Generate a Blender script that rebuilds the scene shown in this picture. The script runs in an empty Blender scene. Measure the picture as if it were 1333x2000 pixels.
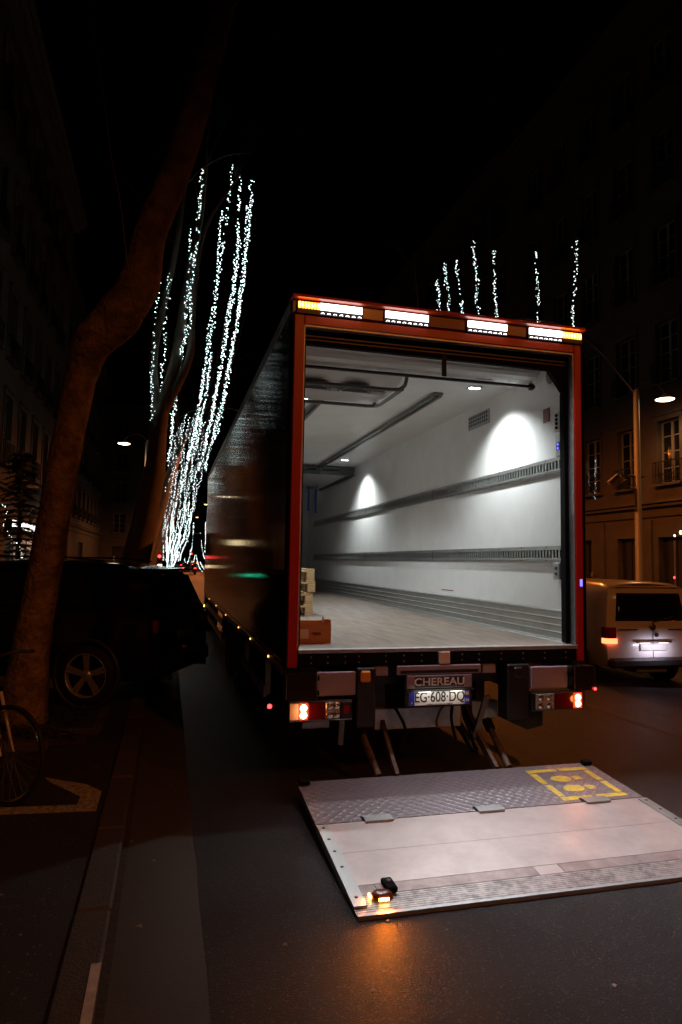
import bpy, bmesh, math, random
from mathutils import Vector, Matrix, Euler
random.seed(7)
C = bpy.context.scene
COL = C.collection
PI = math.pi
S = 1.09                       # height of the truck's load floor above the road

# ------------------------------------------------------------------ camera
CAM = Vector((-2.1795, -5.0297, 1.7618))
YAW, PITCH, ROLL, FL = 0.2538, 0.0760, 0.0167, 1288.95
_f = Vector((math.sin(YAW)*math.cos(PITCH), math.cos(YAW)*math.cos(PITCH), math.sin(PITCH)))
_r0 = Vector((math.cos(YAW), -math.sin(YAW), 0)); _u0 = _r0.cross(_f)
_r = _r0*math.cos(ROLL) + _u0*math.sin(ROLL); _u = -_r0*math.sin(ROLL) + _u0*math.cos(ROLL)
cam_d = bpy.data.cameras.new('camera'); cam = bpy.data.objects.new('camera', cam_d); COL.objects.link(cam)
M = Matrix((_r, _u, -_f)).transposed().to_4x4(); M.translation = CAM
cam.matrix_world = M
cam_d.sensor_fit = 'VERTICAL'; cam_d.sensor_height = 36; cam_d.lens = 36*FL/2000
cam_d.clip_start = 0.05; cam_d.clip_end = 2000
C.camera = cam
def ray(x, y): return _f + _r*((x-666.5)/FL) - _u*((y-1000)/FL)
def at(x, y, D): return CAM + ray(x, y)*D          # point of the place seen at (x,y), D metres ahead

# ------------------------------------------------------------------ night sky, exposure
w = bpy.data.worlds.new('World'); C.world = w; w.use_nodes = True
bg = w.node_tree.nodes['Background']
sky = w.node_tree.nodes.new('ShaderNodeTexSky'); sky.sky_type = 'NISHITA'; sky.sun_disc = False
sky.sun_elevation = math.radians(-6); sky.sun_rotation = math.radians(200)
w.node_tree.links.new(sky.outputs[0], bg.inputs[0]); bg.inputs[1].default_value = 0.004
C.view_settings.view_transform = 'Standard'; C.view_settings.look = 'None'
C.view_settings.exposure = 0.0; C.view_settings.gamma = 1.0
C.cycles.use_denoising = True
C.cycles.max_bounces = 8; C.cycles.diffuse_bounces = 5; C.cycles.glossy_bounces = 4
C.cycles.sample_clamp_indirect = 6.0
C.cycles.caustics_reflective = False; C.cycles.caustics_refractive = False
SODIUM = (1.0, 0.24, 0.035)

# ------------------------------------------------------------------ helpers
def mat(name, col, rough=0.6, metal=0.0, coat=0.0, noise=None, bump=None, spec=0.5, emit=None, trans=0.0):
    """noise=(scale, amount, second colour), bump=(scale, strength)"""
    m = bpy.data.materials.new(name); m.use_nodes = True
    nt = m.node_tree; b = nt.nodes['Principled BSDF']
    b.inputs['Base Color'].default_value = (*col, 1)
    b.inputs['Roughness'].default_value = rough; b.inputs['Metallic'].default_value = metal
    b.inputs['Coat Weight'].default_value = coat; b.inputs['Coat Roughness'].default_value = 0.08
    b.inputs['Specular IOR Level'].default_value = spec
    b.inputs['Transmission Weight'].default_value = trans
    tc = nt.nodes.new('ShaderNodeTexCoord')
    if noise:
        n = nt.nodes.new('ShaderNodeTexNoise'); n.inputs['Scale'].default_value = noise[0]; n.inputs['Detail'].default_value = 8
        n.inputs['Roughness'].default_value = 0.65
        nt.links.new(tc.outputs['Object'], n.inputs['Vector'])
        r = nt.nodes.new('ShaderNodeValToRGB'); nt.links.new(n.outputs['Fac'], r.inputs[0])
        r.color_ramp.elements[0].position = 0.5-noise[1]; r.color_ramp.elements[1].position = 0.5+noise[1]
        r.color_ramp.elements[0].color = (*col, 1); r.color_ramp.elements[1].color = (*noise[2], 1)
        nt.links.new(r.outputs[0], b.inputs['Base Color'])
        mr = nt.nodes.new('ShaderNodeMapRange'); mr.inputs['To Min'].default_value = max(0.03, rough-0.08); mr.inputs['To Max'].default_value = min(1, rough+0.12)
        nt.links.new(n.outputs['Fac'], mr.inputs['Value']); nt.links.new(mr.outputs[0], b.inputs['Roughness'])
    if bump:
        n2 = nt.nodes.new('ShaderNodeTexNoise'); n2.inputs['Scale'].default_value = bump[0]; n2.inputs['Detail'].default_value = 4
        nt.links.new(tc.outputs['Object'], n2.inputs['Vector'])
        bp = nt.nodes.new('ShaderNodeBump'); bp.inputs['Strength'].default_value = bump[1]; bp.inputs['Distance'].default_value = 0.01
        nt.links.new(n2.outputs['Fac'], bp.inputs['Height']); nt.links.new(bp.outputs[0], b.inputs['Normal'])
    if emit:
        b.inputs['Emission Color'].default_value = (*emit[0], 1); b.inputs['Emission Strength'].default_value = emit[1]
        if len(emit) > 2: m.cycles.emission_sampling = 'NONE'
    return m

class MB:
    def __init__(s): s.v = []; s.f = []; s.sm = []
    def add(s, vs, fs, smooth=False):
        o = len(s.v); s.v += [tuple(x) for x in vs]
        for f in fs: s.f.append([i+o for i in f]); s.sm.append(smooth)
        return s
    def box(s, x0, x1, y0, y1, z0, z1, rot=None, org=None):
        vs = [Vector((x, y, z)) for x in (x0, x1) for y in (y0, y1) for z in (z0, z1)]
        if rot is not None: vs = [rot @ v + (org or Vector()) for v in vs]
        return s.add(vs, [(0,1,3,2),(4,6,7,5),(0,4,5,1),(2,3,7,6),(0,2,6,4),(1,5,7,3)])
    def cbox(s, x0, x1, y0, y1, z0, z1, c=0.01):
        """box with chamfered edges all round"""
        pts = []; bm = bmesh.new()
        for x in (x0, x1):
            for y in (y0, y1):
                for z in (z0, z1):
                    sx = c if x == x0 else -c; sy = c if y == y0 else -c; sz = c if z == z0 else -c
                    for q in ((x, y+sy, z+sz), (x+sx, y, z+sz), (x+sx, y+sy, z)): bm.verts.new(q)
        bmesh.ops.convex_hull(bm, input=bm.verts)
        bmesh.ops.dissolve_limit(bm, angle_limit=0.01, verts=bm.verts, edges=bm.edges)
        bm.verts.index_update()
        s.add([v.co for v in bm.verts], [[v.index for v in f.verts] for f in bm.faces]); bm.free(); return s
    def tube(s, pts, rad, n=10, cap=True, smooth=True):
        pts = [Vector(p) for p in pts]; k = len(pts)
        if not hasattr(rad, '__len__'): rad = [rad]*k
        vs = []; ref = None
        for i, p in enumerate(pts):
            d = (pts[min(i+1, k-1)] - pts[max(i-1, 0)]).normalized()
            if ref is None: ref = Vector((0, 0, 1)) if abs(d.z) < 0.9 else Vector((1, 0, 0))
            a = d.cross(ref).normalized(); b = a.cross(d).normalized(); ref = b
            for j in range(n):
                t = 2*PI*j/n; vs.append(p + (a*math.cos(t) + b*math.sin(t))*rad[i])
        fs = [(i*n+j, i*n+(j+1) % n, (i+1)*n+(j+1) % n, (i+1)*n+j) for i in range(k-1) for j in range(n)]
        s.add(vs, fs, smooth)
        if cap:
            s.add(vs[:n], [list(range(n))[::-1]]); s.add(vs[-n:], [list(range(n))])
        return s
    def cyl(s, p0, p1, r0, r1=None, n=16): return s.tube([p0, p1], [r0, r0 if r1 is None else r1], n)
    def lathe(s, prof, org, axis='z', n=24, smooth=True):
        """prof: list of (radius, height along the axis)"""
        vs = []
        for r, h in prof:
            for j in range(n):
                t = 2*PI*j/n; a, b = r*math.cos(t), r*math.sin(t)
                vs.append({'z': (a, b, h), 'y': (a, h, b), 'x': (h, a, b)}[axis])
        vs = [Vector(v)+Vector(org) for v in vs]; k = len(prof)
        return s.add(vs, [(i*n+j, i*n+(j+1) % n, (i+1)*n+(j+1) % n, (i+1)*n+j) for i in range(k-1) for j in range(n)], smooth)
    def prism(s, poly, a0, a1, axis='x'):
        """poly of 2D points extruded along the axis (x: (y,z), y: (x,z), z: (x,y))"""
        def P(p, a): return {'x': (a, p[0], p[1]), 'y': (p[0], a, p[1]), 'z': (p[0], p[1], a)}[axis]
        n = len(poly); vs = [P(p, a0) for p in poly] + [P(p, a1) for p in poly]
        return s.add(vs, [list(range(n))[::-1], list(range(n, 2*n))] + [(i, (i+1) % n, n+(i+1) % n, n+i) for i in range(n)])
    def quad(s, a, b, c, d): return s.add([a, b, c, d], [(0, 1, 2, 3)])
    def octa(s, p, r):
        x, y, z = p
        return s.add([(x+r,y,z),(x-r,y,z),(x,y+r,z),(x,y-r,z),(x,y,z+r),(x,y,z-r)],
                     [(0,2,4),(2,1,4),(1,3,4),(3,0,4),(2,0,5),(1,2,5),(3,1,5),(0,3,5)], True)
    def mesh(s, name, m):
        me = bpy.data.meshes.new(name); me.from_pydata(s.v, [], s.f)
        me.polygons.foreach_set('use_smooth', s.sm)
        bm = bmesh.new(); bm.from_mesh(me); bmesh.ops.recalc_face_normals(bm, faces=bm.faces); bm.to_mesh(me); bm.free()
        me.materials.append(m); return me
    def build(s, name, m, parent=None, stuff=False, label=None, loc=None, rot=None, raw=False):
        if raw:
            me = bpy.data.meshes.new(name); me.from_pydata(s.v, [], s.f); me.polygons.foreach_set('use_smooth', s.sm); me.materials.append(m)
        else: me = s.mesh(name, m)
        return link(name, me, parent, stuff, label, loc, rot)
def link(name, me, parent=None, stuff=False, label=None, loc=None, rot=None):
    o = bpy.data.objects.new(name, me); COL.objects.link(o)
    if parent: o.parent = parent
    if stuff: o['kind'] = 'stuff'
    if label: o['label'] = label
    if loc is not None: o.location = loc
    if rot is not None: o.rotation_euler = rot
    return o
def thing(name, label, cat, loc=(0,0,0), rotz=0, group=None):
    o = bpy.data.objects.new(name, None); COL.objects.link(o); o.location = loc; o.rotation_euler = (0, 0, rotz)
    o.empty_display_size = 0.2
    return tag(o, label, cat, group)
def tag(o, label, cat, group=None):
    o['label'] = label; o['category'] = cat
    if group: o['group'] = group
    return o
def struct(o): o['kind'] = 'structure'; return o
def copy_tree(o, parent=None):
    c = o.copy(); COL.objects.link(c)
    if parent: c.parent = parent
    for ch in list(o.children): copy_tree(ch, c)
    return c
def text(name, s, size, m, parent, loc, rot, sx=1.0, bold=0.0, ext=0.001, align='CENTER', space=1.0):
    cu = bpy.data.curves.new(name, 'FONT'); cu.body = s; cu.size = size; cu.extrude = ext; cu.offset = bold
    cu.align_x = align; cu.align_y = 'CENTER'; cu.space_character = space
    t = bpy.data.objects.new('tmp', cu); COL.objects.link(t)
    dg = bpy.context.evaluated_depsgraph_get(); dg.update()
    me = bpy.data.meshes.new_from_object(t.evaluated_get(dg)); bpy.data.objects.remove(t)
    me.materials.clear(); me.materials.append(m); me.transform(Matrix.Diagonal((sx, 1, 1, 1)))
    return link(name, me, parent, loc=loc, rot=rot)
FACE_CAM = (PI/2, 0, 0)       # text upright, facing -Y

# ------------------------------------------------------------------ materials
M_asph = mat('asphalt', (0.014,0.014,0.015), 0.40, noise=(2.2,0.25,(0.027,0.026,0.026)), bump=(170,1.0), spec=0.6)
for _b in M_asph.node_tree.nodes:
    if _b.type == 'BUMP': _b.inputs['Distance'].default_value = 0.022
def speckle(m, scale, th, col):
    nt = m.node_tree; b = nt.nodes['Principled BSDF']
    v = nt.nodes.new('ShaderNodeTexVoronoi'); v.inputs['Scale'].default_value = scale
    tc = nt.nodes.new('ShaderNodeTexCoord'); nt.links.new(tc.outputs['Object'], v.inputs['Vector'])
    sep = nt.nodes.new('ShaderNodeSeparateColor'); nt.links.new(v.outputs['Color'], sep.inputs[0])
    gt = nt.nodes.new('ShaderNodeMath'); gt.operation = 'GREATER_THAN'; gt.inputs[1].default_value = th
    nt.links.new(sep.outputs[0], gt.inputs[0])
    src = b.inputs['Base Color'].links[0].from_socket
    mx = nt.nodes.new('ShaderNodeMix'); mx.data_type = 'RGBA'; nt.links.new(gt.outputs[0], mx.inputs[0])
    nt.links.new(src, mx.inputs[6]); mx.inputs[7].default_value = (*col, 1)
    nt.links.new(mx.outputs[2], b.inputs['Base Color'])
speckle(M_asph, 130, 0.93, (0.085,0.082,0.08))
M_side = mat('sidewalk_asphalt', (0.022,0.021,0.021), 0.7, noise=(4.0,0.3,(0.034,0.033,0.032)), bump=(140,0.6))
speckle(M_side, 110, 0.985, (0.13,0.12,0.11))
M_kerb = mat('kerb_granite', (0.044,0.036,0.029), 0.7, noise=(14,0.25,(0.085,0.070,0.058)), bump=(70,0.6))
M_gutter = mat('gutter_concrete', (0.046,0.036,0.028), 0.75, noise=(5,0.25,(0.068,0.054,0.042)), bump=(90,0.35))
M_rpaint = mat('worn_road_paint', (0.55,0.52,0.48), 0.7, noise=(30,0.12,(0.16,0.15,0.14)))
M_wpaint = mat('white_road_paint', (0.60,0.57,0.52), 0.7, noise=(18,0.2,(0.30,0.28,0.26)))
M_soil = mat('dark_soil', (0.022,0.018,0.013), 0.95, noise=(9,0.2,(0.05,0.04,0.03)), bump=(30,1.0))
M_red = mat('red_paint', (0.42,0.010,0.005), 0.37, coat=0.4, noise=(7,0.3,(0.36,0.011,0.006)))
M_panel = mat('dimmed_white_gelcoat', (0.045,0.042,0.044), 0.07, spec=0.7, bump=(1.0,0.08))  # white skin set dark, the low light put into its colour
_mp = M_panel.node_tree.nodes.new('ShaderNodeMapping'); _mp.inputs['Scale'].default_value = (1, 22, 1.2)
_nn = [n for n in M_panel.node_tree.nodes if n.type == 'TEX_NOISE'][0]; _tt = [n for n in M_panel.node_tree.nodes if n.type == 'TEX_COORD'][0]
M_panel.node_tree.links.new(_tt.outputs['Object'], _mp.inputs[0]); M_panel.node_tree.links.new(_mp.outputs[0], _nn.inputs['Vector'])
M_white = mat('white_grp_lining', (0.76,0.76,0.76), 0.37, spec=0.4, noise=(3.2,0.3,(0.64,0.64,0.63)))
M_hous = mat('white_housing_paint', (0.62,0.61,0.59), 0.25, coat=0.3)
M_black = mat('black_rubber', (0.005,0.005,0.0055), 0.9, spec=.08)
M_bpaint = mat('black_chassis_paint', (0.007,0.0065,0.0065), 0.4, spec=.4, noise=(9,0.3,(0.014,0.012,0.011)))
M_alu = mat('brushed_aluminium', (0.50,0.51,0.50), 0.36, 0.85, noise=(8,0.3,(0.38,0.39,0.38)), bump=(60,0.15))
M_galv = mat('galvanised_steel', (0.42,0.43,0.44), 0.42, 0.7, noise=(16,0.2,(0.30,0.31,0.32)), bump=(40,0.1))
M_dsteel = mat('dark_steel', (0.06,0.062,0.06), 0.35, 0.6)
M_greyst = mat('grey_steel', (0.12,0.125,0.12), 0.4, 0.5)
M_rust = mat('rusty_steel', (0.06,0.028,0.014), 0.6, 0.3, noise=(22,0.15,(0.13,0.09,0.06)))
M_glass = mat('dark_window_glass', (0.010,0.011,0.013), 0.05, spec=0.6)
M_redlens = mat('red_lens', (0.26,0.006,0.012), 0.12, coat=0.6)
M_darklens = mat('smoked_lens', (0.012,0.008,0.008), 0.12, coat=0.5)
M_chrome = mat('chrome', (0.70,0.70,0.70), 0.16, 1.0)
M_lampgrey = mat('clear_lamp_plastic', (0.42,0.42,0.42), 0.18, 0.5)
M_blue = mat('plate_blue', (0.01,0.03,0.35), 0.4)
M_plate = mat('plate_white', (0.70,0.70,0.68), 0.35)
M_pblack = mat('print_black', (0.01,0.01,0.01), 0.5)
M_pwhite = mat('print_white', (0.75,0.74,0.78), 0.5)
M_porange = mat('print_orange', (0.60,0.22,0.02), 0.5)
M_pred = mat('print_red', (0.14,0.02,0.03), 0.5)
M_wood = mat('pallet_wood', (0.26,0.17,0.08), 0.8, noise=(18,0.25,(0.38,0.27,0.13)), bump=(40,0.3))
M_card = mat('cardboard', (0.48,0.20,0.075), 0.8, noise=(6,0.3,(0.42,0.17,0.06)))
M_cardin = mat('cardboard_inside', (0.40,0.17,0.07), 0.9)
M_label = mat('paper_label', (0.62,0.50,0.45), 0.7)
M_strap = mat('blue_webbing', (0.012,0.05,0.30), 0.8)
M_yel = mat('yellow_floor_paint', (0.60,0.40,0.012), 0.55, noise=(35,0.12,(0.30,0.24,0.08)))
M_bark = mat('plane_bark', (0.14,0.09,0.055), 0.85, noise=(4.5,0.09,(0.30,0.20,0.12)), bump=(16,1.0))
for _b in M_bark.node_tree.nodes:
    if _b.type == 'BUMP': _b.inputs['Distance'].default_value = 0.05
M_bark2 = mat('grey_bark', (0.14,0.11,0.08), 0.9, noise=(3,0.2,(0.22,0.18,0.14)), bump=(16,0.7))
M_stoneR = mat('ochre_stucco', (0.115,0.093,0.068), 0.85, noise=(1.2,0.2,(0.08,0.065,0.048)), bump=(14,0.2))
M_stoneL = mat('cream_stone', (0.17,0.15,0.11), 0.85, noise=(1.2,0.2,(0.12,0.105,0.08)), bump=(14,0.2))
M_stoneE = mat('grey_stucco', (0.10,0.095,0.08), 0.85, noise=(1.0,0.2,(0.07,0.068,0.06)))
M_wframe = mat('window_paint', (0.24,0.22,0.19), 0.5)
M_iron = mat('wrought_iron', (0.014,0.014,0.015), 0.5)
M_dark = mat('dark_interior', (0.008,0.008,0.008), 0.9)
M_door = mat('dark_door_paint', (0.022,0.018,0.015), 0.5)
M_pole = mat('grey_pole_paint', (0.34,0.32,0.30), 0.45, noise=(6,0.3,(0.28,0.27,0.25)))
M_carb = mat('black_car_paint', (0.006,0.006,0.007), 0.10, coat=1.0, spec=0.5)
M_vanw = mat('white_van_paint', (0.66,0.65,0.65), 0.28, coat=0.5)
M_plast = mat('black_bumper_plastic', (0.03,0.03,0.031), 0.5)
M_tyre = mat('tyre_rubber', (0.011,0.011,0.011), 0.75, bump=(60,0.3))
M_rim = mat('alloy_rim', (0.72,0.72,0.72), 0.32, 0.7)
M_needle = mat('spruce_needles', (0.035,0.055,0.028), 0.8)
M_ivy = mat('ground_ivy', (0.03,0.045,0.015), 0.7)
# things that give off light
E_led = mat('white_led', (0.9,0.9,0.9), 0.3, emit=((0.94,0.97,1.0), 5.0))
E_amber = mat('amber_led', (0.9,0.4,0.05), 0.3, emit=((1.0,0.30,0.03), 5.5))
E_amberhot = mat('amber_led_core', (0.9,0.4,0.05), 0.3, emit=((1.0,0.50,0.09), 16.0))
E_redhot = mat('red_lamp_core', (0.9,0.1,0.02), 0.3, emit=((1.0,0.48,0.20), 14.0))
E_redglow = mat('red_lamp_glow', (0.9,0.05,0.02), 0.3, emit=((1.0,0.06,0.015), 0.9))
E_red = mat('red_light', (0.9,0.05,0.05), 0.3, emit=((1.0,0.03,0.03), 8.0))
E_green = mat('green_light', (0.05,0.9,0.5), 0.3, emit=((0.02,0.9,0.45), 5.0))
E_bulb = mat('fairy_bulb', (0.9,0.9,0.9), 0.3, emit=((0.80,1.0,0.97), 3.2, 1))
E_reflbulb = mat('reflected_bulb_glow', (0.9,0.9,0.9), 0.3, emit=((0.62,0.95,0.95), 0.9, 1))  # glow of the bulbs that stand in for window reflections
E_lamp = mat('street_lamp_glow', (1,0.9,0.7), 0.3, emit=((1.0,0.80,0.50), 14.0))
E_ceil = mat('ceiling_lamp_glow', (1,1,1), 0.3, emit=((0.94,0.99,1.0), 14.0))
E_shop = mat('shop_window_glow', (1,1,1), 0.3, emit=((1.0,0.95,0.88), 3.2))
E_warm = mat('warm_window_glow', (1,0.8,0.5), 0.3, emit=((1.0,0.80,0.42), 3.5))
E_disp = mat('blue_display', (0.1,0.1,0.9), 0.3, emit=((0.14,0.12,1.0), 3.0))
E_plate = mat('plate_lamp_glow', (1,1,0.9), 0.3, emit=((1.0,0.95,0.78), 2.2))

def stretch(m, sc):
    """stretch the bump noise of a material: brushed or rippled surfaces"""
    nt = m.node_tree; bp = [n for n in nt.nodes if n.type == 'BUMP'][0]; nz = bp.inputs['Height'].links[0].from_node
    mp = nt.nodes.new('ShaderNodeMapping'); mp.inputs['Scale'].default_value = sc
    tc = [n for n in nt.nodes if n.type == 'TEX_COORD'][0]
    nt.links.new(tc.outputs['Object'], mp.inputs[0]); nt.links.new(mp.outputs[0], nz.inputs['Vector']); bp.inputs['Distance'].default_value = 0.0006
def relief(m, kind):
    """fine relief: 'tread' diamond tread, 'ribs' fine lines across the ramp, 'rivet' etc."""
    nt = m.node_tree; b = nt.nodes['Principled BSDF']; tc = nt.nodes.new('ShaderNodeTexCoord')
    bp = nt.nodes.new('ShaderNodeBump'); N = nt.nodes.new; L = nt.links.new
    if kind == 'tread':
        mp = N('ShaderNodeMapping'); L(tc.outputs['Object'], mp.inputs[0]); mp.inputs['Rotation'].default_value = (0, 0, PI/4)
        ch = N('ShaderNodeTexChecker'); ch.inputs['Scale'].default_value = 36; L(mp.outputs[0], ch.inputs[0])
        w1 = N('ShaderNodeTexWave'); w1.inputs['Scale'].default_value = 36/PI*0.5; w1.bands_direction = 'X'; L(mp.outputs[0], w1.inputs[0])
        w2 = N('ShaderNodeTexWave'); w2.inputs['Scale'].default_value = 36/PI*0.5; w2.bands_direction = 'Y'; L(mp.outputs[0], w2.inputs[0])
        mx = N('ShaderNodeMix'); L(ch.outputs['Fac'], mx.inputs[0]); L(w1.outputs['Fac'], mx.inputs[2]); L(w2.outputs['Fac'], mx.inputs[3])
        pw = N('ShaderNodeMath'); pw.operation = 'POWER'; pw.inputs[1].default_value = 3.0; L(mx.outputs[0], pw.inputs[0])
        L(pw.outputs[0], bp.inputs['Height']); bp.inputs['Strength'].default_value = 0.75; bp.inputs['Distance'].default_value = 0.004
    else:
        w1 = N('ShaderNodeTexWave'); w1.inputs['Scale'].default_value = 22 if kind == 'ribs' else 9; w1.bands_direction = 'Y'; L(tc.outputs['Object'], w1.inputs[0])
        L(w1.outputs['Fac'], bp.inputs['Height']); bp.inputs['Strength'].default_value = 0.5; bp.inputs['Distance'].default_value = 0.003
    old = b.inputs['Normal'].links
    if old: L(old[0].from_socket, bp.inputs['Normal'])
    L(bp.outputs[0], b.inputs['Normal'])
M_tread = mat('tread_plate_steel', (0.27,0.24,0.26), 0.37, 0.5, noise=(5,0.35,(0.17,0.15,0.16))); relief(M_tread, 'tread')
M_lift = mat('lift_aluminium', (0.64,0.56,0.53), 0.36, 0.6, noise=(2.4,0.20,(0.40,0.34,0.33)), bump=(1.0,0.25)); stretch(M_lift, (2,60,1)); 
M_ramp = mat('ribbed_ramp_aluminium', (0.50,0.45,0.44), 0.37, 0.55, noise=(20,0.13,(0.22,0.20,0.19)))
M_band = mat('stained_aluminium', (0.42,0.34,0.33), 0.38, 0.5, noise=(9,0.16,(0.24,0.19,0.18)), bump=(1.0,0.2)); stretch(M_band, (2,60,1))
# scuffed floor of the load box: streaks along the truck
M_floor = mat('load_floor', (0.23,0.18,0.145), 0.5, noise=(3.0,0.2,(0.11,0.088,0.073)), bump=(80,0.2))
_n = [n for n in M_floor.node_tree.nodes if n.type == 'TEX_NOISE'][0]
_mp = M_floor.node_tree.nodes.new('ShaderNodeMapping'); _mp.inputs['Scale'].default_value = (4.5, 0.7, 1); _mp.inputs['Rotation'].default_value = (0,0,0.5)
_tc = [n for n in M_floor.node_tree.nodes if n.type == 'TEX_COORD'][0]
M_floor.node_tree.links.new(_tc.outputs['Object'], _mp.inputs[0]); M_floor.node_tree.links.new(_mp.outputs[0], _n.inputs['Vector'])

# ------------------------------------------------------------------ ground
def gz(x):
    """height of the carriageway: it falls towards the right gutter"""
    if x < 1.0: return 0.0
    return -0.050*(min(x, 6.0)-1.0)
KL, KR, SR = -2.56, -2.39, -1.965
RK = 10.2
g = MB()
xs = [KR-0.02, -1.0, 1.0, 3.0, 5.0, 6.0, 7.0, 9.0, RK+0.1]
ysg = [-60, -8, -4, 0, 4, 8, 16, 40, 100, 600]
vs = [(x, y, gz(x)) for y in ysg for x in xs]; n = len(xs)
g.add(vs, [(j*n+i, j*n+i+1, (j+1)*n+i+1, (j+1)*n+i) for j in range(len(ysg)-1) for i in range(n-1)])
struct(g.build('road', M_asph, raw=True))
g = MB(); g.quad((-600,-600,-0.9),(600,-600,-0.9),(600,900,-0.9),(-600,900,-0.9)); struct(g.build('ground', M_soil, raw=True))
g = MB(); g.box(-400, KL-0.003, -60, 600, -0.3, 0.03); struct(g.build('sidewalk', M_side))
g = MB(); g.box(RK+0.16, 400, -60, 600, -0.6, gz(RK)+0.13); side_r = struct(g.build('sidewalk', M_side))
g = MB()
yy = -8.0; pts_l = []; pts_r = []
while yy < 90:
    j = random.uniform(-0.006, 0.006); pts_l.append((KR-0.005, yy, 0.004)); pts_r.append((SR+j, yy, 0.004)); yy += 0.35
for i in range(len(pts_l)-1): g.quad(pts_l[i], pts_r[i], pts_r[i+1], pts_l[i+1])
struct(g.build('gutter_strip', M_gutter, raw=True))
def kerb_row(x0, x1, z0, z1, ya, yb, L, name='kerb'):
    root = struct(thing(name, '', ''));
    for k in ('label', 'category'): del root[k]
    me = MB().cbox(x0, x1, 0.006, L-0.006, z0, z1, 0.012).mesh('kerb_stone', M_kerb)
    y = ya
    while y < yb:
        o = link('kerb_stone', me, root); o.location = (random.uniform(-.004,.004), y, random.uniform(-.003,.003)); y += L
kerb_row(KL, KR, -0.2, 0.055, -7.6, 60, 1.02)
kerb_row(RK+0.003, RK+0.158, -0.7, gz(RK)+0.14, -4, 70, 1.0)
# dark gap between kerb and gutter
g = MB(); g.quad((KR-0.002,-8,0.008),(KR+0.035,-8,0.008),(KR+0.03,60,0.008),(KR-0.002,60,0.008)); struct(g.build('gutter_gap', M_soil, raw=True))
# painted marks on the pavement and kerb
g = MB()
P = [(-4.6,0.16),(-2.57,-0.10),(-2.56,0.26),(-2.66,0.46),(-3.02,0.72),(-2.98,0.60),(-2.75,0.36),(-2.72,0.06),(-4.6,0.32)]
z = 0.034
g.add([(-4.6,0.10,z),(-2.60,-0.10,z),(-2.60,0.04,z),(-4.6,0.24,z)],[(0,1,2,3)])
g.add([(-2.60,0.04,z),(-2.60,0.30,z),(-2.74,0.22,z),(-2.74,0.06,z)],[(0,1,2,3)])
g.add([(-2.60,0.30,z),(-2.72,0.48,z),(-3.06,0.72,z),(-3.02,0.62,z),(-2.74,0.22,z)],[(0,1,2,3,4)])
tag(g.build('painted_marking', M_rpaint, raw=True), 'worn pale painted outline on the dark pavement beside the bicycle wheel', 'marking')
g = MB(); g.quad((KR-0.045,-2.9,0.0585),(KR-0.004,-2.9,0.0585),(KR-0.004,-1.95,0.0585),(KR-0.045,-1.95,0.0585))
tag(g.build('painted_marking', M_wpaint, raw=True), 'short white paint stripe along the edge of the left kerb stone', 'marking')
def lane_line(x0, y0, y1, wd, label):
    g = MB(); k = 24
    for i in range(k):
        a = y0+(y1-y0)*i/k; b = y0+(y1-y0)*(i+1)/k
        g.quad((x0,a,gz(x0)+.005),(x0+wd,a,gz(x0+wd)+.005),(x0+wd,b,gz(x0+wd)+.005),(x0,b,gz(x0)+.005))
    return tag(g.build('lane_line', M_faint, raw=True), label, 'road marking', 'painted lines on the carriageway')
M_faint = mat('faded_road_paint', (0.085,0.08,0.075), 0.6, noise=(22,0.2,(0.045,0.045,0.045)))
lane_line(3.35, -3.0, 9.0, 0.10, 'faded lane line on the road right of the lift platform')
lane_line(6.9, -3.0, 60.0, 0.12, 'faded lane line on the far side of the white van')
# tree pit edging and ivy
pit = thing('tree_pit', 'low stone edged tree pit with dark soil round the leaning plane tree', 'tree pit', (-3.5,2.3,0.03))
MB().box(-1.1,0.62,-0.62,0.70,-0.02,0.012).build('soil', M_soil, pit)
for (x0,x1,y0,y1) in ((-0.05,0.32,-0.76,-0.63),(-0.44,-0.06,-0.76,-0.63),(-0.83,-0.45,-0.76,-0.63),(0.63,0.74,-0.20,0.22),(0.63,0.74,0.24,0.70),(0.33,0.72,-0.30,-0.21)):
    MB().cbox(x0,x1,y0,y1,-0.04,0.065,0.01).build('edging_stone', M_kerb, pit)
g = MB()
for i in range(500):
    x = random.uniform(-1.0,0.55); y = random.uniform(-0.55,0.62); s = random.uniform(.015,.035); a = random.uniform(0,6.28); h = random.uniform(.02,.12)
    dx, dy = s*math.cos(a), s*math.sin(a)
    g.quad((x-dx,y-dy,h),(x+dy,y-dx,h+.012),(x+dx,y+dy,h+.005),(x-dy,y+dx,h-.01))
g.build('ivy', M_ivy, pit, stuff=True, raw=True)
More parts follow.
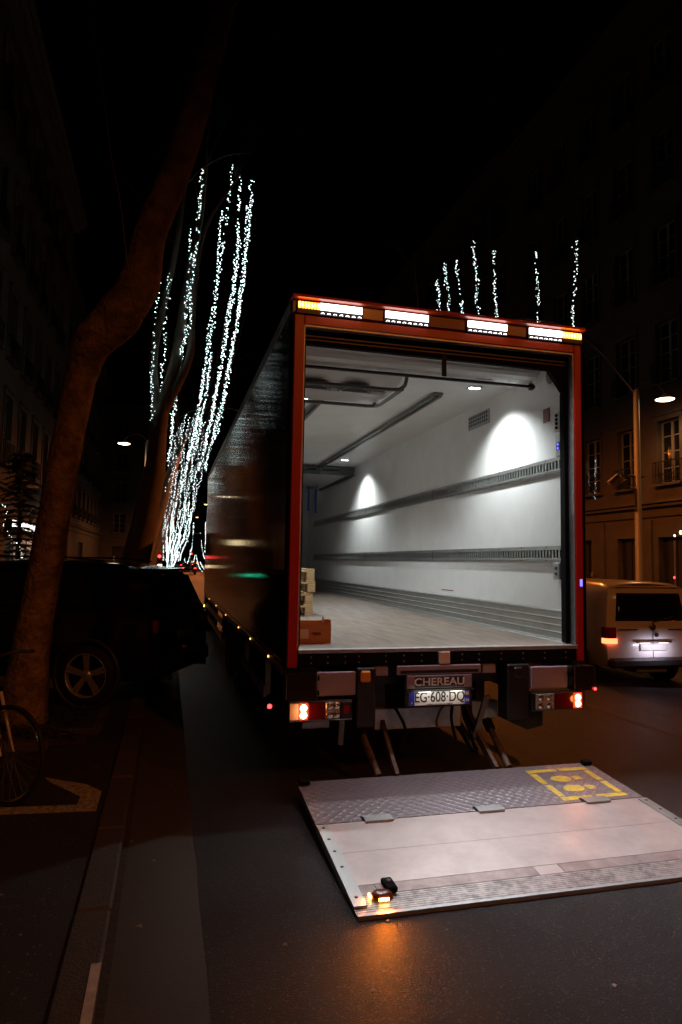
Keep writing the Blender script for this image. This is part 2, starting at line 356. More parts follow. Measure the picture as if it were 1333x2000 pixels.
# leaves, chewing gum and small litter lying on the ground
g = MB()
for i in range(420):
    if random.random() < .55: x = random.uniform(-4.6,-2.6); zz = 0.036
    else: x = random.uniform(-1.9,4.5); zz = gz(x)+0.004
    y = random.uniform(-3.2,4); s = random.uniform(.003,.011); a = random.uniform(0,6.28)
    dx, dy = s*math.cos(a), s*math.sin(a)*.6
    g.quad((x-dx,y-dy,zz),(x+dy,y-dx,zz+.002),(x+dx,y+dy,zz+.003),(x-dy,y+dx,zz))
for x_, y_, s_ in ((-2.25,-1.6,.020),(-2.1,.4,.018),(-2.3,1.3,.02),(-2.95,-1.2,.022),(-3.3,-.7,.02),(.35,-2.45,.022),(.9,-2.2,.016),(-1.6,-1.9,.018),(-1.3,-2.3,.016),(-2.34,-.6,.02),(-2.2,-.9,.016),(-2.7,.9,.02),(1.7,.6,.02),(2.3,1.3,.022),(-.3,-2.5,.015)):
    zz = (.036 if x_ < -2.56 else .009 if x_ < -1.96 else gz(x_)+.005); a = x_*7
    g.add([(x_+s_*r_*math.cos(a+k), y_+s_*r_*math.sin(a+k), zz+.003*(i_ % 2)) for i_, (k, r_) in enumerate(((0,1.2),(1.1,.6),(2.2,1.0),(3.3,.5),(4.2,.9),(5.3,.6)))], [(0,1,2,3,4,5)])
lit = g.build('litter', mat('dry_leaf', (0.20,0.15,0.10), 0.7), stuff=True, raw=True)
tag(lit, 'tiny dry leaf crumbs and grit scattered over the pavement and road', 'litter')

# ------------------------------------------------------------------ buildings
def window_meshes(wd, ht):
    f = MB(); t = 0.07
    f.box(-wd/2, -wd/2+t, 0.14, 0.20, 0, ht); f.box(wd/2-t, wd/2, 0.14, 0.20, 0, ht)
    f.box(-wd/2+t, wd/2-t, 0.14, 0.20, 0, t); f.box(-wd/2+t, wd/2-t, 0.14, 0.20, ht-t, ht)
    f.box(-0.05, 0.05, 0.13, 0.20, t, ht-t)
    for k in (1, 2, 3):
        zz = ht*k/4; f.box(-wd/2+t, -0.05, 0.15, 0.19, zz-.018, zz+.018); f.box(0.05, wd/2-t, 0.15, 0.19, zz-.018, zz+.018)
    p = MB().box(-wd/2+t*.5, wd/2-t*.5, 0.168, 0.176, t*.5, ht-t*.5)
    r = MB(); h = 0.75; y0 = -0.16
    r.box(-wd/2-.1, wd/2+.1, y0-.02, y0+.02, h-.03, h); r.box(-wd/2-.1, wd/2+.1, y0-.012, y0+.012, .06, .085)
    k = int(wd/.11)
    for i in range(k+1):
        x = -wd/2-.1+(wd+.2)*i/k; r.box(x-.009, x+.009, y0-.009, y0+.009, .085, h-.03)
    for i in range(k):
        x = -wd/2-.1+(wd+.2)*(i+.5)/k; r.lathe([(0.035,-.007),(0.045,-.007),(0.045,.007),(0.035,.007)], (x, y0, .30), 'y', 8, False)
    for x in (-wd/2-.1, wd/2+.1): r.box(x-.012, x+.012, y0+.012, 0.0, h-.03, h-.005)
    s = MB().box(-wd/2-.14, wd/2+.14, -0.19, -0.002, -0.08, 0.0)
    a = MB(); t = .14
    a.box(-wd/2-t, -wd/2, -.045, -.002, 0, ht); a.box(wd/2, wd/2+t, -.045, -.002, 0, ht); a.box(-wd/2-t, wd/2+t, -.06, -.002, ht, ht+.16)
    a.box(-wd/2-t-.05, wd/2+t+.05, -.12, -.002, ht+.161, ht+.22)
    return (f.mesh('window', M_wframe), p.mesh('pane', M_glass), r.mesh('balcony_railing', M_iron), s.mesh('window_sill', M_stoneR), a)
def building(name, label, origin, rotz, L, pitch, off, wd, ht, z0, storey, nst, mw, doors, gfh, depth=10, ccol=None, see=None, door_h=2.9):
    """facade along local x; local +y goes into the building; off = centre of the first window"""
    b = thing(name, label, 'building', origin, rotz)
    H = z0 + storey*nst + 0.5
    xs_ = []; x = off
    while x < L-wd: xs_.append(x); x += pitch
    wl = MB(); th = 0.32
    # horizontal bands between the storeys, piers between the windows
    zprev = gfh
    for k in range(nst):
        zb = z0 + storey*k
        wl.box(0, L, 0, th, zprev, zb)
        e = [0] + [q for xx in xs_ for q in (xx-wd/2, xx+wd/2)] + [L]
        for i in range(0, len(e), 2): wl.box(e[i], e[i+1], 0, th, zb, zb+ht)
        zprev = zb+ht
    wl.box(0, L, 0, th, zprev, H)
    wl.box(0, 0.3, th, depth, 0, H); wl.box(L-.3, L, th, depth, 0, H); wl.box(0.3, L-.3, depth-.3, depth, 0, H)
    # ground floor
    e = [0] + [q for (a, c) in doors for q in (a, c)] + [L]
    for i in range(0, len(e), 2): wl.box(e[i], e[i+1], 0, th, 0, door_h)
    wl.box(0, L, 0, th, door_h, gfh)
    wl.build('wall', mw, b)
    MB().box(0.3, L-.3, 1.2, 1.25, 0, H).build('inner_wall', M_dark, b)
    for (a, c) in doors:
        d = MB(); d.box(a, c, 0.24, 0.30, 0, door_h)
        n_ = max(2, round((c-a)/.6))
        for i in range(n_):
            x0 = a+(c-a)*i/n_+.05; x1 = a+(c-a)*(i+1)/n_-.05
            d.box(x0, x1, 0.215, 0.238, .1, .9); d.box(x0, x1, 0.215, 0.238, 1.0, door_h-.1)
        d.build('door', M_door, b)
    co = MB()
    co.box(-.02, L+.02, -.14, -.001, gfh-.02, gfh+.10); co.box(-.02, L+.02, -.22, -.001, gfh+.101, gfh+.20); co.box(-.02, L+.02, -.07, -.001, gfh-.35, gfh-.28)
    co.build('ledge', mw, b)
    co = MB()
    co.box(-.02, L+.02, -.35, -.001, H-.5, H-.32); co.box(-.02, L+.02, -.55, -.001, H-.319, H-.15); co.box(-.02, L+.02, -.7, -.001, H-.149, H)
    co.build('cornice', mw, b)
    rf = MB(); rf.prism([(-.5,H),(depth,H),(depth-2.4,H+2.2),(1.2,H+2.2)], 0.01, L-.01, 'x'); rf.build('roof', mat(name+'_roof', (0.05,0.05,0.055), 0.6), b)
    fm, pm, rm, sm, am = window_meshes(wd, ht); am = am.mesh('window_surround', mw)
    for k in range(nst):
        for xx in xs_:
            if see and not see(xx, k): continue
            zb = z0+storey*k
            f = link('window', fm, b, loc=(xx, 0, zb)); link('pane', pm, f); link('balcony_railing', rm, f); link('window_surround', am, f); link('window_sill', sm, f)
    return b
# right side: facade at x=13.8 facing the street (local x runs towards the camera)
zR = gz(RK)+0.13
XR = 13.8
b1 = building('apartment_building', 'ochre stucco apartment building with tall windows and iron railings right of the truck', (XR,24.0,zR), -PI/2, 22.0, 2.06, 0.45+2.06, 1.0, 2.15, 4.68, 3.40, 5, M_stoneR,
         [(1.6,2.8),(4.2,5.4),(6.0,6.5),(8.05,9.15),(10.15,12.1),(14.5,16.0),(18,20)], 3.95)
# pilaster and sign board on the shop front
for _x in (7.05,9.6,12.4): MB().cbox(_x,_x+.3,-.08,-.001,0,3.5,.01).build('pilaster', M_stoneR, b1)
b2 = building('apartment_building', 'darker tall apartment building further down the right side of the street', (XR+.2,46.0,zR), -PI/2, 21.9, 2.4, 1.6, 1.0, 2.2, 4.9, 3.5, 5, M_stoneE, [(2,4),(6,8),(12,15)], 4.1, see=lambda x, k: True)
b3 = building('apartment_building', 'cream stone apartment building with ledges behind the leaning tree on the left', (-7.6,13.0,0.03), PI/2, 18.0, 2.3, 1.4, 1.05, 2.3, 4.8, 3.5, 4, M_stoneL,
         [(1,3),(4.5,5.5),(11,14.5),(15.5,17)], 4.0)
b4 = building('apartment_building', 'dark apartment building at the left edge nearest to the camera', (-7.9,-6.0,0.03), PI/2, 18.9, 2.3, 1.3, 1.05, 2.3, 4.8, 3.6, 5, M_stoneL, [(2,3.4),(6,9),(12,14)], 4.0)
b5 = building('apartment_building', 'grey apartment building far down the left side behind the lamp', (-8.6,31.2,0.03), PI/2, 30.0, 2.6, 1.6, 1.05, 2.1, 4.6, 3.2, 4, M_stoneE, [(2,4),(8,10),(15,18)], 3.9)
b6 = building('apartment_building', 'pale block closing the view beyond the left street lamp', (-15.5,62.0,0.03), 0, 12.0, 2.4, 1.4, 1.1, 1.9, 4.2, 3.0, 4, M_stoneE, [(2,4),(8,10)], 3.7)
# bay with balcony on the cream house
bay = MB(); bay.prism([(8.6,-.9),(9.2,-1.25),(12.2,-1.25),(12.8,-.9),(12.8,-.002),(8.6,-.002)], 4.12, 4.30, 'z'); bay.build('balcony_slab', M_stoneL, b3)
rl = MB()
rl.box(8.7,12.7,-1.16,-1.12,5.2,5.24)
for i in range(37): rl.box(8.7+i*.11,8.72+i*.11,-1.15,-1.13,4.30,5.2)
rl.build('balcony_railing', M_iron, b3)
for x in (8.9, 10.6, 12.3):
    MB().prism([(-.002,4.10),(-1.0,4.10),(-.9,3.85),(-.35,3.5),(-.002,2.95)], x-.14, x+.14, 'x').build('bracket', M_stoneL, b3)
# lit shop sign on the left pavement side
sh = thing('shop_sign', 'bright white lit shop fascia half hidden behind the dark conifer', 'shop sign', (-7.5,19.6,2.72))
MB().cbox(-.10,.10,0,4.4,0,.34,.02).build('casing', M_plast, sh); MB().box(.101,.13,.08,4.32,.04,.30).build('light_panel', E_shop, sh)
sh2 = thing('shop_window', 'dim lit shop window under the bright white fascia', 'shop window', (-7.42,19.9,1.2))
MB().box(-.04,.0,0,3.4,0,1.2).build('pane', mat('shop_glow_dim', (1,1,1), 0.3, emit=((0.8,0.95,0.85), 0.10)), sh2)
fr = MB()
for y in (0,1.1,2.2,3.36): fr.box(.001,.03,y,y+.04,0,1.2)
fr.build('frame', M_plast, sh2)
MB().box(.031,.05,.3,3.1,.42,.52).build('awning_stripe', M_pred, sh2)
# star decoration in the shop window right of the truck
def star(name, label, p, R, m, ax='x'):
    g = MB(); pts = []
    for i in range(10):
        r = R if i % 2 == 0 else R*.42; t = PI/2+i*PI/5; pts.append((r*math.cos(t), r*math.sin(t)))
    g.prism(pts, -.01, .01, ax); o = g.build(name, m, loc=p); return tag(o, label, 'decoration')
p = CAM + ray(1157, 1122)*((XR-0.08-CAM.x)/ray(1157,1122).x)
star('star_decoration', 'small pale star hung on the dark shop door beside the truck', p, .13, M_wframe)

# ------------------------------------------------------------------ street lamps
def make_lamp(label):
    t = thing('street_lamp', label, 'street lamp', group='street lamps along the road')
    MB().tube([(0,0,0),(0,0,.35),(0,0,.36),(0,0,7.32)], [.15,.15,.115,.085], 16).build('pole', M_pole, t)
    MB().lathe([(0.0,7.43),(.06,7.39),(.09,7.32),(.0,7.32)], (0,0,0), 'z', 12).build('cap', M_pole, t)
    arm = [(0,0,7.22)]+[(1.06*(1-math.cos(a))/1.0*.5, 0, 7.22+.42*math.sin(a)) for a in [PI*k/10 for k in range(1, 11)]]
    MB().tube(arm, .018, 8).build('arm', M_pole, t)
    MB().lathe([(0.0,7.37),(.07,7.35),(.10,7.29),(.26,7.21),(.30,7.17),(.285,7.16)], (1.06,0,0), 'z', 24).build('lamp_shade', M_pole, t)
    MB().lathe([(.0,7.11),(.14,7.12),(.24,7.145),(.275,7.16)], (1.06,0,0), 'z', 24).build('diffuser', E_lamp, t)
    # long thin curved arm over the carriageway
    arm2 = [(0,0,7.22),(-.5,.0,7.72),(-1.1,0,8.32),(-1.9,0,8.92),(-2.9,0,9.22),(-3.9,0,9.22),(-4.8,0,8.97),(-5.4,0,8.67)]
    MB().tube(arm2, .022, 6).build('long_arm', M_pole, t)
    rh = MB().lathe([(0.0,.10),(.08,.09),(.20,.03),(.24,0),(.23,-.01)], (-5.4,0,8.59), 'z', 20).build('added_road_lamp_shade', M_pole, t)
    MB().lathe([(.0,-.05),(.12,-.04),(.20,-.02),(.225,-.005)], (-5.4,0,8.59), 'z', 20).build('added_road_lamp_bowl', E_sod, rh)  # unseen head added on the long arm for the orange light
    MB().cbox(-.10,.0,-.05,.05,1.0,1.5,.01).build('access_door', M_bpaint, t)
    return t
E_sod = mat('added_road_lamp_glow', (1,.6,.2), 0.3, emit=((1.0,0.42,0.10), 12.0))
LP0 = make_lamp('tall grey street lamp lit on its white disc head, right of the truck')
def lamp_light(p, e, col=SODIUM, name='street_lamp_light', ang=156):
    ld = bpy.data.lights.new(name, 'SPOT'); ld.energy = e; ld.color = col; ld.spot_size = math.radians(ang); ld.spot_blend = 0.5; ld.shadow_soft_size = 0.16
    o = bpy.data.objects.new('street_lamp_light', ld); COL.objects.link(o); o.location = p
LAMP_E = 2300
lamps = [((11.70,12.2,gz(RK)+.13), 0, None, .72), ((-3.35,27.5,.03), PI, 'grey street lamp with white lit head behind the second leaning tree on the left', 1.0),
         ((11.45,40,gz(RK)+.13), 0, 'street lamp on the right pavement hidden far behind the truck', 1), ((-3.35,52,.03), PI, 'second more distant street lamp on the left pavement', 1),
         ((-3.35,78,.03), PI, 'third distant street lamp on the left pavement near the fairy lights', 1), ((-3.35,104,.03), PI, 'most distant street lamp on the left pavement', 1),
         ((11.45,-9,gz(RK)+.13), 0, 'street lamp on the right pavement behind the camera', .24), ((-3.35,-10.5,.03), PI, 'street lamp on the left pavement behind the camera', .42)]
for i, (p, rz, lb, e) in enumerate(lamps):
    o = LP0 if i == 0 else copy_tree(LP0)
    o.location = p; o.rotation_euler = (0,0,rz)
    if lb: o['label'] = lb
    q = Vector(p)+Vector((1.06*math.cos(rz),0,7.09))
    lamp_light(q, 200*e, (1.0,.42,.14))
    q = Vector(p)+Vector((-5.4*math.cos(rz),0,8.49)); lamp_light(q, LAMP_E*e, SODIUM, 'added_road_lamp_light', 172)  # second light belongs to the added head over the road
# speed camera / sensor boxes on the near right lamp pole
px = Vector(lamps[0][0])
t = thing('camera_bracket', 'pair of small camera boxes on a bracket halfway up the right lamp pole', 'camera', (px.x,px.y,px.z+4.35))
MB().box(-.62,.22,-.03,.03,.28,.33).build('bracket', M_pole, t)
for (a, c) in ((-1.02,.06),(-.72,-.10)):
    q = MB(); R_ = Matrix.Rotation(math.radians(-38), 3, 'Y'); q.box(0,.42,-.06,.06,-.06,.06, rot=R_, org=Vector((a,.0,c))); q.build('camera_box', M_pole, t)
MB().box(-.55,.02,-.02,.02,-.10,-.06).build('strut', M_pole, t)
# lamps lit over the shop entrance at the right edge
for (x, y, r, lb) in ((1330,1040,.045,'upper small warm lamp glowing at the shop entrance at the right edge'),(1318,1046,.03,'lower small warm lamp glowing left of its twin at the right edge')):
    q = CAM + ray(x, y)*((XR-.25-CAM.x)/ray(x,y).x)
    t = thing('wall_lamp', lb, 'lamp', q); MB().lathe([(0,-r*1.5),(r*.8,-r),(r,0),(r*.6,r*1.2),(0,r*1.5)], (0,0,0), 'z', 12).build('bulb', E_warm, t); MB().box(0,.24,-.01,.01,r*1.5,r*1.5+.02).build('bracket', M_iron, t)
q = CAM + ray(1320, 1128)*((XR-.3-CAM.x)/ray(1320,1128).x)
t = thing('door_post', 'slim pale metal post with a small red light at the right shop door', 'post', (q.x,q.y,zR)); MB().cyl((0,0,0),(0,0,2.75),.03).build('tube', M_alu, t); MB().octa((-.05,0,q.z-zR),.045).build('red_light', E_red, t)

# ------------------------------------------------------------------ trees
def limb_path(pts, rad, n=14, sub=5, jit=0.0, sd=1):
    """smooth a coarse path (Catmull-Rom) and give it an uneven girth"""
    rnd = random.Random(sd); P_ = [Vector(p) for p in pts]; out = []; ro = []
    for i in range(len(P_)-1):
        p0 = P_[max(i-1,0)]; p1 = P_[i]; p2 = P_[i+1]; p3 = P_[min(i+2,len(P_)-1)]
        for k in range(sub):
            t = k/sub; t2 = t*t; t3 = t2*t
            out.append(.5*((2*p1)+(-p0+p2)*t+(2*p0-5*p1+4*p2-p3)*t2+(-p0+3*p1-3*p2+p3)*t3)); ro.append((rad[i]*(1-t)+rad[i+1]*t)*(1+rnd.uniform(-jit,jit)))
    out.append(P_[-1]); ro.append(rad[-1]); return out, ro
def twigs(mb, p, d, r, L, depth, rnd):
    """bare winter twigs"""
    pts = [p]; q = p.copy(); dd = d.normalized()
    k = 4
    for i in range(k):
        dd = (dd + Vector((rnd.uniform(-.22,.22), rnd.uniform(-.22,.22), rnd.uniform(-.05,.25)))).normalized(); q = q+dd*L/k; pts.append(q.copy())
    mb.tube(pts, [r*(1-.8*i/k) for i in range(k+1)], 5 if r > .02 else 3, cap=False)
    if depth > 0:
        for i in range(2, k+1):
            for j in range(2 if depth > 1 else 1):
                nd = (dd + Vector((rnd.uniform(-.9,.9), rnd.uniform(-.9,.9), rnd.uniform(-.2,.7)))).normalized()
                twigs(mb, pts[i], nd, r*.5*(1-.1*i), L*.62, depth-1, rnd)
# the near leaning plane tree
tr = thing('plane_tree', 'large leaning plane tree with mottled orange lit bark in front of the dark car', 'tree', at(45,1408,6.9))
base = tr.location.copy()
pp = [(44,1425,6.9,.255),(58,1290,6.95,.20),(80,1160,7.0,.17),(108,1000,7.05,.165),(133,860,7.1,.16),(158,740,7.15,.165),(180,672,7.15,.20),(228,622,7.2,.24),(272,555,7.2,.215),(293,460,7.25,.175),(338,350,7.3,.160),(375,240,7.3,.15),(402,140,7.4,.135),(428,60,7.5,.12),(452,-60,7.7,.10),(470,-260,8.0,.07)]
pts, rr = limb_path([at(a,b,c)-base for a,b,c,_ in pp], [q[3] for q in pp], sub=5, jit=.035, sd=3)
MB().tube(pts, rr, 20).build('trunk', M_bark, tr)
rnd = random.Random(5)
br = MB()
for (x,y,dx) in ((430,40,(.5,.3,1)),(452,-60,(-.8,.2,.8)),(465,-180,(.3,.6,1)),(440,10,(-.9,0,.7)),(470,-250,(1,0,.5))):
    twigs(br, at(x,y,7.6)-base, Vector(dx), .04, 2.2, 2, rnd)
br.build('branches', M_bark, tr)
# scar where a bough was cut
cut = at(196,668,7.05)-base
kn = MB(); kn.lathe([(0.0,0),(.05,-.006),(.07,-.012),(.085,.02),(.11,.10)], (0,0,0), 'y', 14); kn.build('bough_scar', M_bark, tr, loc=cut)
# unlit light cable hanging in front of the tree
cb = MB(); cp = [at(x,y,6.4) for x,y in ((175,-20),(184,60),(192,110),(204,200),(216,290),(222,330),(236,400),(250,520),(262,590),(275,620))]
cpp, crr = limb_path(cp, [.004]*len(cp), sub=5)
cb.tube(cpp, .006, 5)
for i in range(0, len(cpp), 2): cb.tube([cpp[i], cpp[i]+Vector((0,0,-.03))], .009, 5)
tag(cb.build('light_cable', mat('cable_rubber', (0.10,0.06,0.04), 0.35)), 'unlit cable with bulb sockets hanging over the leaning tree', 'cable')
# second tree of the left row, behind the car, and the row beyond
T2 = thing('plane_tree', 'second leaning plane tree with grey limbs rising behind the dark parked car', 'tree', at(236,1215,17)); T2.location.z = 0.03
b_ = T2.location.copy(); D = 17.0
pp = [(236,1215,D,.42),(262,1110,D,.36),(286,1000,D,.31),(303,915,D,.27)]
pts, rr = limb_path([at(a,b,c)-b_ for a,b,c,_ in pp], [q[3] for q in pp], jit=.03); MB().tube(pts, rr, 16).build('trunk', M_bark2, T2)
for lim in ([(303,915,D,.26),(318,800,D,.17),(345,700,D,.15),(366,560,D+.3,.12),(392,420,D+.5,.09),(404,300,D+.7,.05)],
            [(300,925,D,.22),(305,800,D,.12),(300,700,D,.11),(318,600,D,.10),(345,480,D-.3,.08),(360,370,D-.3,.06),(372,340,D-.3,.03)],
            [(316,810,D,.14),(350,745,D,.12),(372,690,D,.10),(378,600,D,.08),(400,450,D,.05),(470,340,D,.02)],
            [(352,372,D,.03),(372,352,D,.025),(396,328,D,.02),(440,305,D,.014),(490,298,D,.008)],
            [(345,480,D,.04),(300,430,D,.04),(278,400,D,.03),(250,355,D,.02),(225,345,D,.01)]):
    pts, rr = limb_path([at(a,b,c)-b_ for a,b,c,_ in lim], [q[3] for q in lim], jit=.04); MB().tube(pts, rr, 9).build('limb', M_bark2, T2)
br = MB(); rnd = random.Random(11)
for (x,y) in ((400,330),(372,345),(404,310),(392,420),(430,400),(345,480),(460,345)): twigs(br, at(x,y,D)-b_, Vector((rnd.uniform(-.2,.6),rnd.uniform(-.3,.3),.8)), .022, 1.8, 2, rnd)
br.build('branches', M_bark2, T2)
def far_tree(loc, H, lean, label, sd):
    t = thing('plane_tree', label, 'tree', loc, group='bare plane trees along the street')
    rnd = random.Random(sd); L = Vector((lean, rnd.uniform(-.5,.5), 0))
    pp = [Vector((0,0,0)), L*.15+Vector((0,0,H*.15)), L*.35+Vector((0,0,H*.3)), L*.6+Vector((0,0,H*.5))]
    pts, rr = limb_path(pp, [.36,.30,.25,.2], jit=.04, sd=sd); MB().tube(pts, rr, 12).build('trunk', M_bark2, t)
    br = MB()
    for i in range(5):
        a = 2*PI*i/5+rnd.uniform(-.4,.4); q = pts[-1-(i % 3)*2]
        e = [q, q+Vector((math.cos(a)*.9+lean*.12,math.sin(a)*.9,H*.13)), q+Vector((math.cos(a)*1.5+lean*.3,math.sin(a)*1.5,H*.28)), q+Vector((math.cos(a)*1.8+lean*.4,math.sin(a)*1.8,H*.46))]
        p2, r2 = limb_path(e, [.13,.09,.06,.03], sub=3, sd=i); br.tube(p2, r2, 7)
        for k in (4,6,8): twigs(br, p2[k], Vector((rnd.uniform(-1,1),rnd.uniform(-1,1),.6)), .03, 2.0, 1, rnd)
    br.build('crown', M_bark2, t)
    return t
for i, (x, y, H, ln) in enumerate(((-3.6,27.5,15,3),(-3.6,38,15,3.5),(-3.6,49,15,3.5),(-3.6,62,15,3),(-3.6,76,15,3.5))):
    far_tree((x,y,.03), H, ln, 'bare leaning street tree hung with lights, %s of the left row' % ['third','fourth','fifth','sixth','seventh'][i], 20+i)
for i, (x, y) in enumerate(((10.9,22.5),(10.9,30.5),(10.9,42))):
    far_tree((x,y,zR), 16, -2.0, ['bare street tree on the right pavement, nearest behind the lit lamp','bare street tree under the light strings above the truck roof','bare street tree furthest away on the right pavement'][i], 40+i)

# ------------------------------------------------------------------ strings of lights hanging from the trees
NS = 0
def light_string(pl, label, density=1.0, br=1.0, m=None, jit=1.0, group='strings of white lights in the trees'):
    """pl: list of (px, py, metres ahead); the bulbs run down the cable between those points"""
    global NS; NS += 1
    rnd = random.Random(NS*13+1)
    P_ = [at(*q) for q in pl]; pts, _ = limb_path(P_, [1]*len(P_), sub=6, sd=NS)
    amp = [rnd.uniform(.5,1.4) for _ in range(4)]
    D_ = sum(q[2] for q in pl)/len(pl); pxm = D_/FL      # metres per photo pixel at that distance
    for i in range(1, len(pts)): pts[i] = pts[i]+Vector((math.sin(i*.8*amp[0]+amp[1]*3)*.016*jit, math.cos(i*.6*amp[2])*.015*jit, 0))
    t = thing('light_string', label, 'light string', pts[0], group=group); o = pts[0]
    MB().tube([p-o for p in pts], .004, 3, cap=False).build('cable', M_black, t)
    b = MB(); acc = 0; step = (0.030 if D_ < 26 else .08)/density
    clump = 1.0
    for i in range(len(pts)-1):
        a, c = pts[i], pts[i+1]; L = (c-a).length; n_ = max(1, int(L/step))
        for k in range(n_):
            if rnd.random() < .12: clump = rnd.choice((.45,.8,1,1,1.3))
            if rnd.random() > .92*clump: continue
            q = a.lerp(c, (k+rnd.random())/n_)-o
            q = q+Vector((rnd.gauss(0,.026), rnd.gauss(0,.026), rnd.gauss(0,.02)))
            b.octa(q, pxm*(1.2 if D_ < 26 else .75 if D_ < 40 else .7)*rnd.choice((.55,.7,.85,1.0,1.15))*br)
    b.build('bulbs', m or E_bulb, t, stuff=True, raw=True)
    return t
ord_ = ['first','second','third','fourth','fifth','sixth','seventh','eighth','ninth','tenth','eleventh','twelfth','thirteenth','fourteenth','fifteenth','sixteenth']
big = [
 ([(316,492,15),(308,570,15.5),(302,640,16),(298,740,16.5),(296,830,17),(298,912,17.5)], 'leftmost string of white lights, hanging almost straight beside the leaning trunk', .8),
 ([(331,535,16),(325,620,16.3),(322,680,16.6),(315,760,17),(311,822,17.2)], 'short thin string of white lights right of the leftmost one', .75),
 ([(398,328,15),(390,400,15.3),(385,460,15.6),(374,560,16),(370,640,16.5),(352,700,17),(340,800,18),(330,900,20)], 'long string of white lights topped beside the grey limb, left of the two centre strings', 1.2),
 ([(374,448,16),(368,540,16.5),(362,640,17),(348,740,17.5),(338,830,18.5)], 'string of white lights doubling the long one beside the grey limb, starting lower', .9),
 ([(455,322,17),(448,400,17.3),(436,470,17.6),(428,540,18),(415,640,18.5),(400,720,19),(390,800,19.5),(372,880,21),(355,960,23)], 'tallest string of white lights in the left tree', 1.15),
 ([(434,408,18),(428,480,18.4),(422,560,18.8),(408,660,19.3),(397,740,20),(385,820,21),(365,900,22)], 'string of white lights starting below the tallest one on its left', .9),
 ([(473,345,18),(466,420,18.4),(462,500,18.8),(450,590,19.2),(436,680,20),(424,760,20.5),(410,840,21.5),(388,920,23)], 'string of white lights just right of the tallest one', 1.3),
 ([(492,352,18),(490,400,18.3),(484,470,18.8),(474,560,19.3),(464,640,20),(450,700,20.5),(436,780,21.3),(415,860,22.5),(400,920,23.5)], 'rightmost string of white lights in the left tree', 1.4),
 ([(484,400,19),(476,500,19.6),(466,600,20.3),(452,690,21),(440,780,22),(420,860,23)], 'string of white lights tucked against the rightmost one', 1.1),
 ([(470,470,20),(458,560,20.5),(446,640,21.2),(432,720,22),(418,790,23),(402,860,24)], 'string of white lights in the thick of the left bundle, starting halfway down', 1.1),
 ([(414,690,21),(405,750,22),(396,810,23),(384,870,24),(372,930,25)], 'short string of white lights filling the gap below the centre strings', 1.0),
]
for pl, lb, d in big: light_string(pl, lb, d)
# second and third trees down the row: shorter in the picture, crowded together
rnd = random.Random(77)
def row(tops, y0, ybot, D0, D1, conv, name, dens, jx=6):
    for i, x in enumerate(tops):
        yt = y0+rnd.uniform(-14,22); xb = conv[0]+(x-tops[0])/(tops[-1]-tops[0])*(conv[1]-conv[0])
        pl = []
        for k in range(5):
            t_ = k/4; sag = math.sin(t_*PI)*rnd.uniform(-1,1)*4
            pl.append((x+(xb-x)*t_**1.1+sag, yt+(ybot-yt)*t_, D0+(D1-D0)*t_))
        light_string(pl, '%s string of white lights from the left, hanging in the %s' % (ord_[i], name), dens, jit=1.0)
row([349,356,364,371,378,386,393,400,405], 822, 1000, 27, 33, (318,378), 'third tree of the row', 1.0)
row([330,338,347,356,366,376,384], 900, 1060, 34, 42, (316,366), 'fourth tree of the row', .85)
row([322,330,338,346,354,362,370,375], 985, 1095, 44, 58, (320,352), 'fifth tree of the row', .8)
row([326,333,340,347,354,361], 1035, 1108, 60, 76, (326,338), 'sixth tree of the row', .8)
for i, pl in enumerate(([(379,1020,60),(377,1060,62),(370,1090,64),(366,1102,65)],[(383,1050,80),(381,1085,82),(377,1108,84)],[(402,1020,80),(402,1050,82),(400,1080,84)],[(392,1040,70),(394,1065,71),(400,1092,72)],[(372,1075,85),(374,1095,86),(384,1115,88)],
                        [(361,1090,95),(364,1108,96),(370,1124,97)],[(384,1085,95),(388,1104,96),(396,1118,97)],[(366,1098,98),(372,1115,99),(380,1124,100)],[(392,1098,98),(396,1108,99),(402,1114,100)],[(358,1100,100),(358,1112,100),(362,1122,101)])):
    light_string(pl, '%s tiny curved garland of white lights far down the street between car and truck' % ord_[i], .9, br=.9)
right = [([(855,545),(857,580),(860,612),(861,640)],24),([(869,515),(874,560),(878,608),(880,640)],25),([(892,505),(894,530),(898,575),(904,612),(906,640)],26),
         ([(926,470),(928,520),(932,560),(931,590),(938,620),(940,650)],24),([(966,487),(965,540),(969,590),(972,630),(972,660)],25),([(1050,490),(1049,540),(1052,590),(1050,632),(1050,660)],24),([(1127,470),(1126,520),(1122,580),(1119,640),(1118,670)],23)]
names = ['leftmost','second from the left','third from the left','middle','third from the right','second from the right','rightmost']
for (pl, D_), nm in zip(right, names):
    light_string([(x, y, D_-4.0) for x, y in pl], 'upright string of white lights above the truck roof, %s of the seven' % nm, 1.25, br=.95, group='strings of white lights above the truck')
# added dim bulbs stand for reflections in the window; lights over the conifer
def at_x(px_, py_, X): r = ray(px_, py_); return (X-CAM.x)/r.x
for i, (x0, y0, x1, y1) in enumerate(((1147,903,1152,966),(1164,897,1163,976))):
    light_string([(x0+(x1-x0)*k/3, y0+(y1-y0)*k/3, at_x(x0+(x1-x0)*k/3, y0+(y1-y0)*k/3, XR-.02)) for k in range(4)], 'dim bulbs standing for reflected lights in the %s leaf of the window beside the truck' % ('left','right')[i], 1.1, br=.75, m=E_reflbulb, jit=.5, group='dim bulbs standing for reflections in a window')

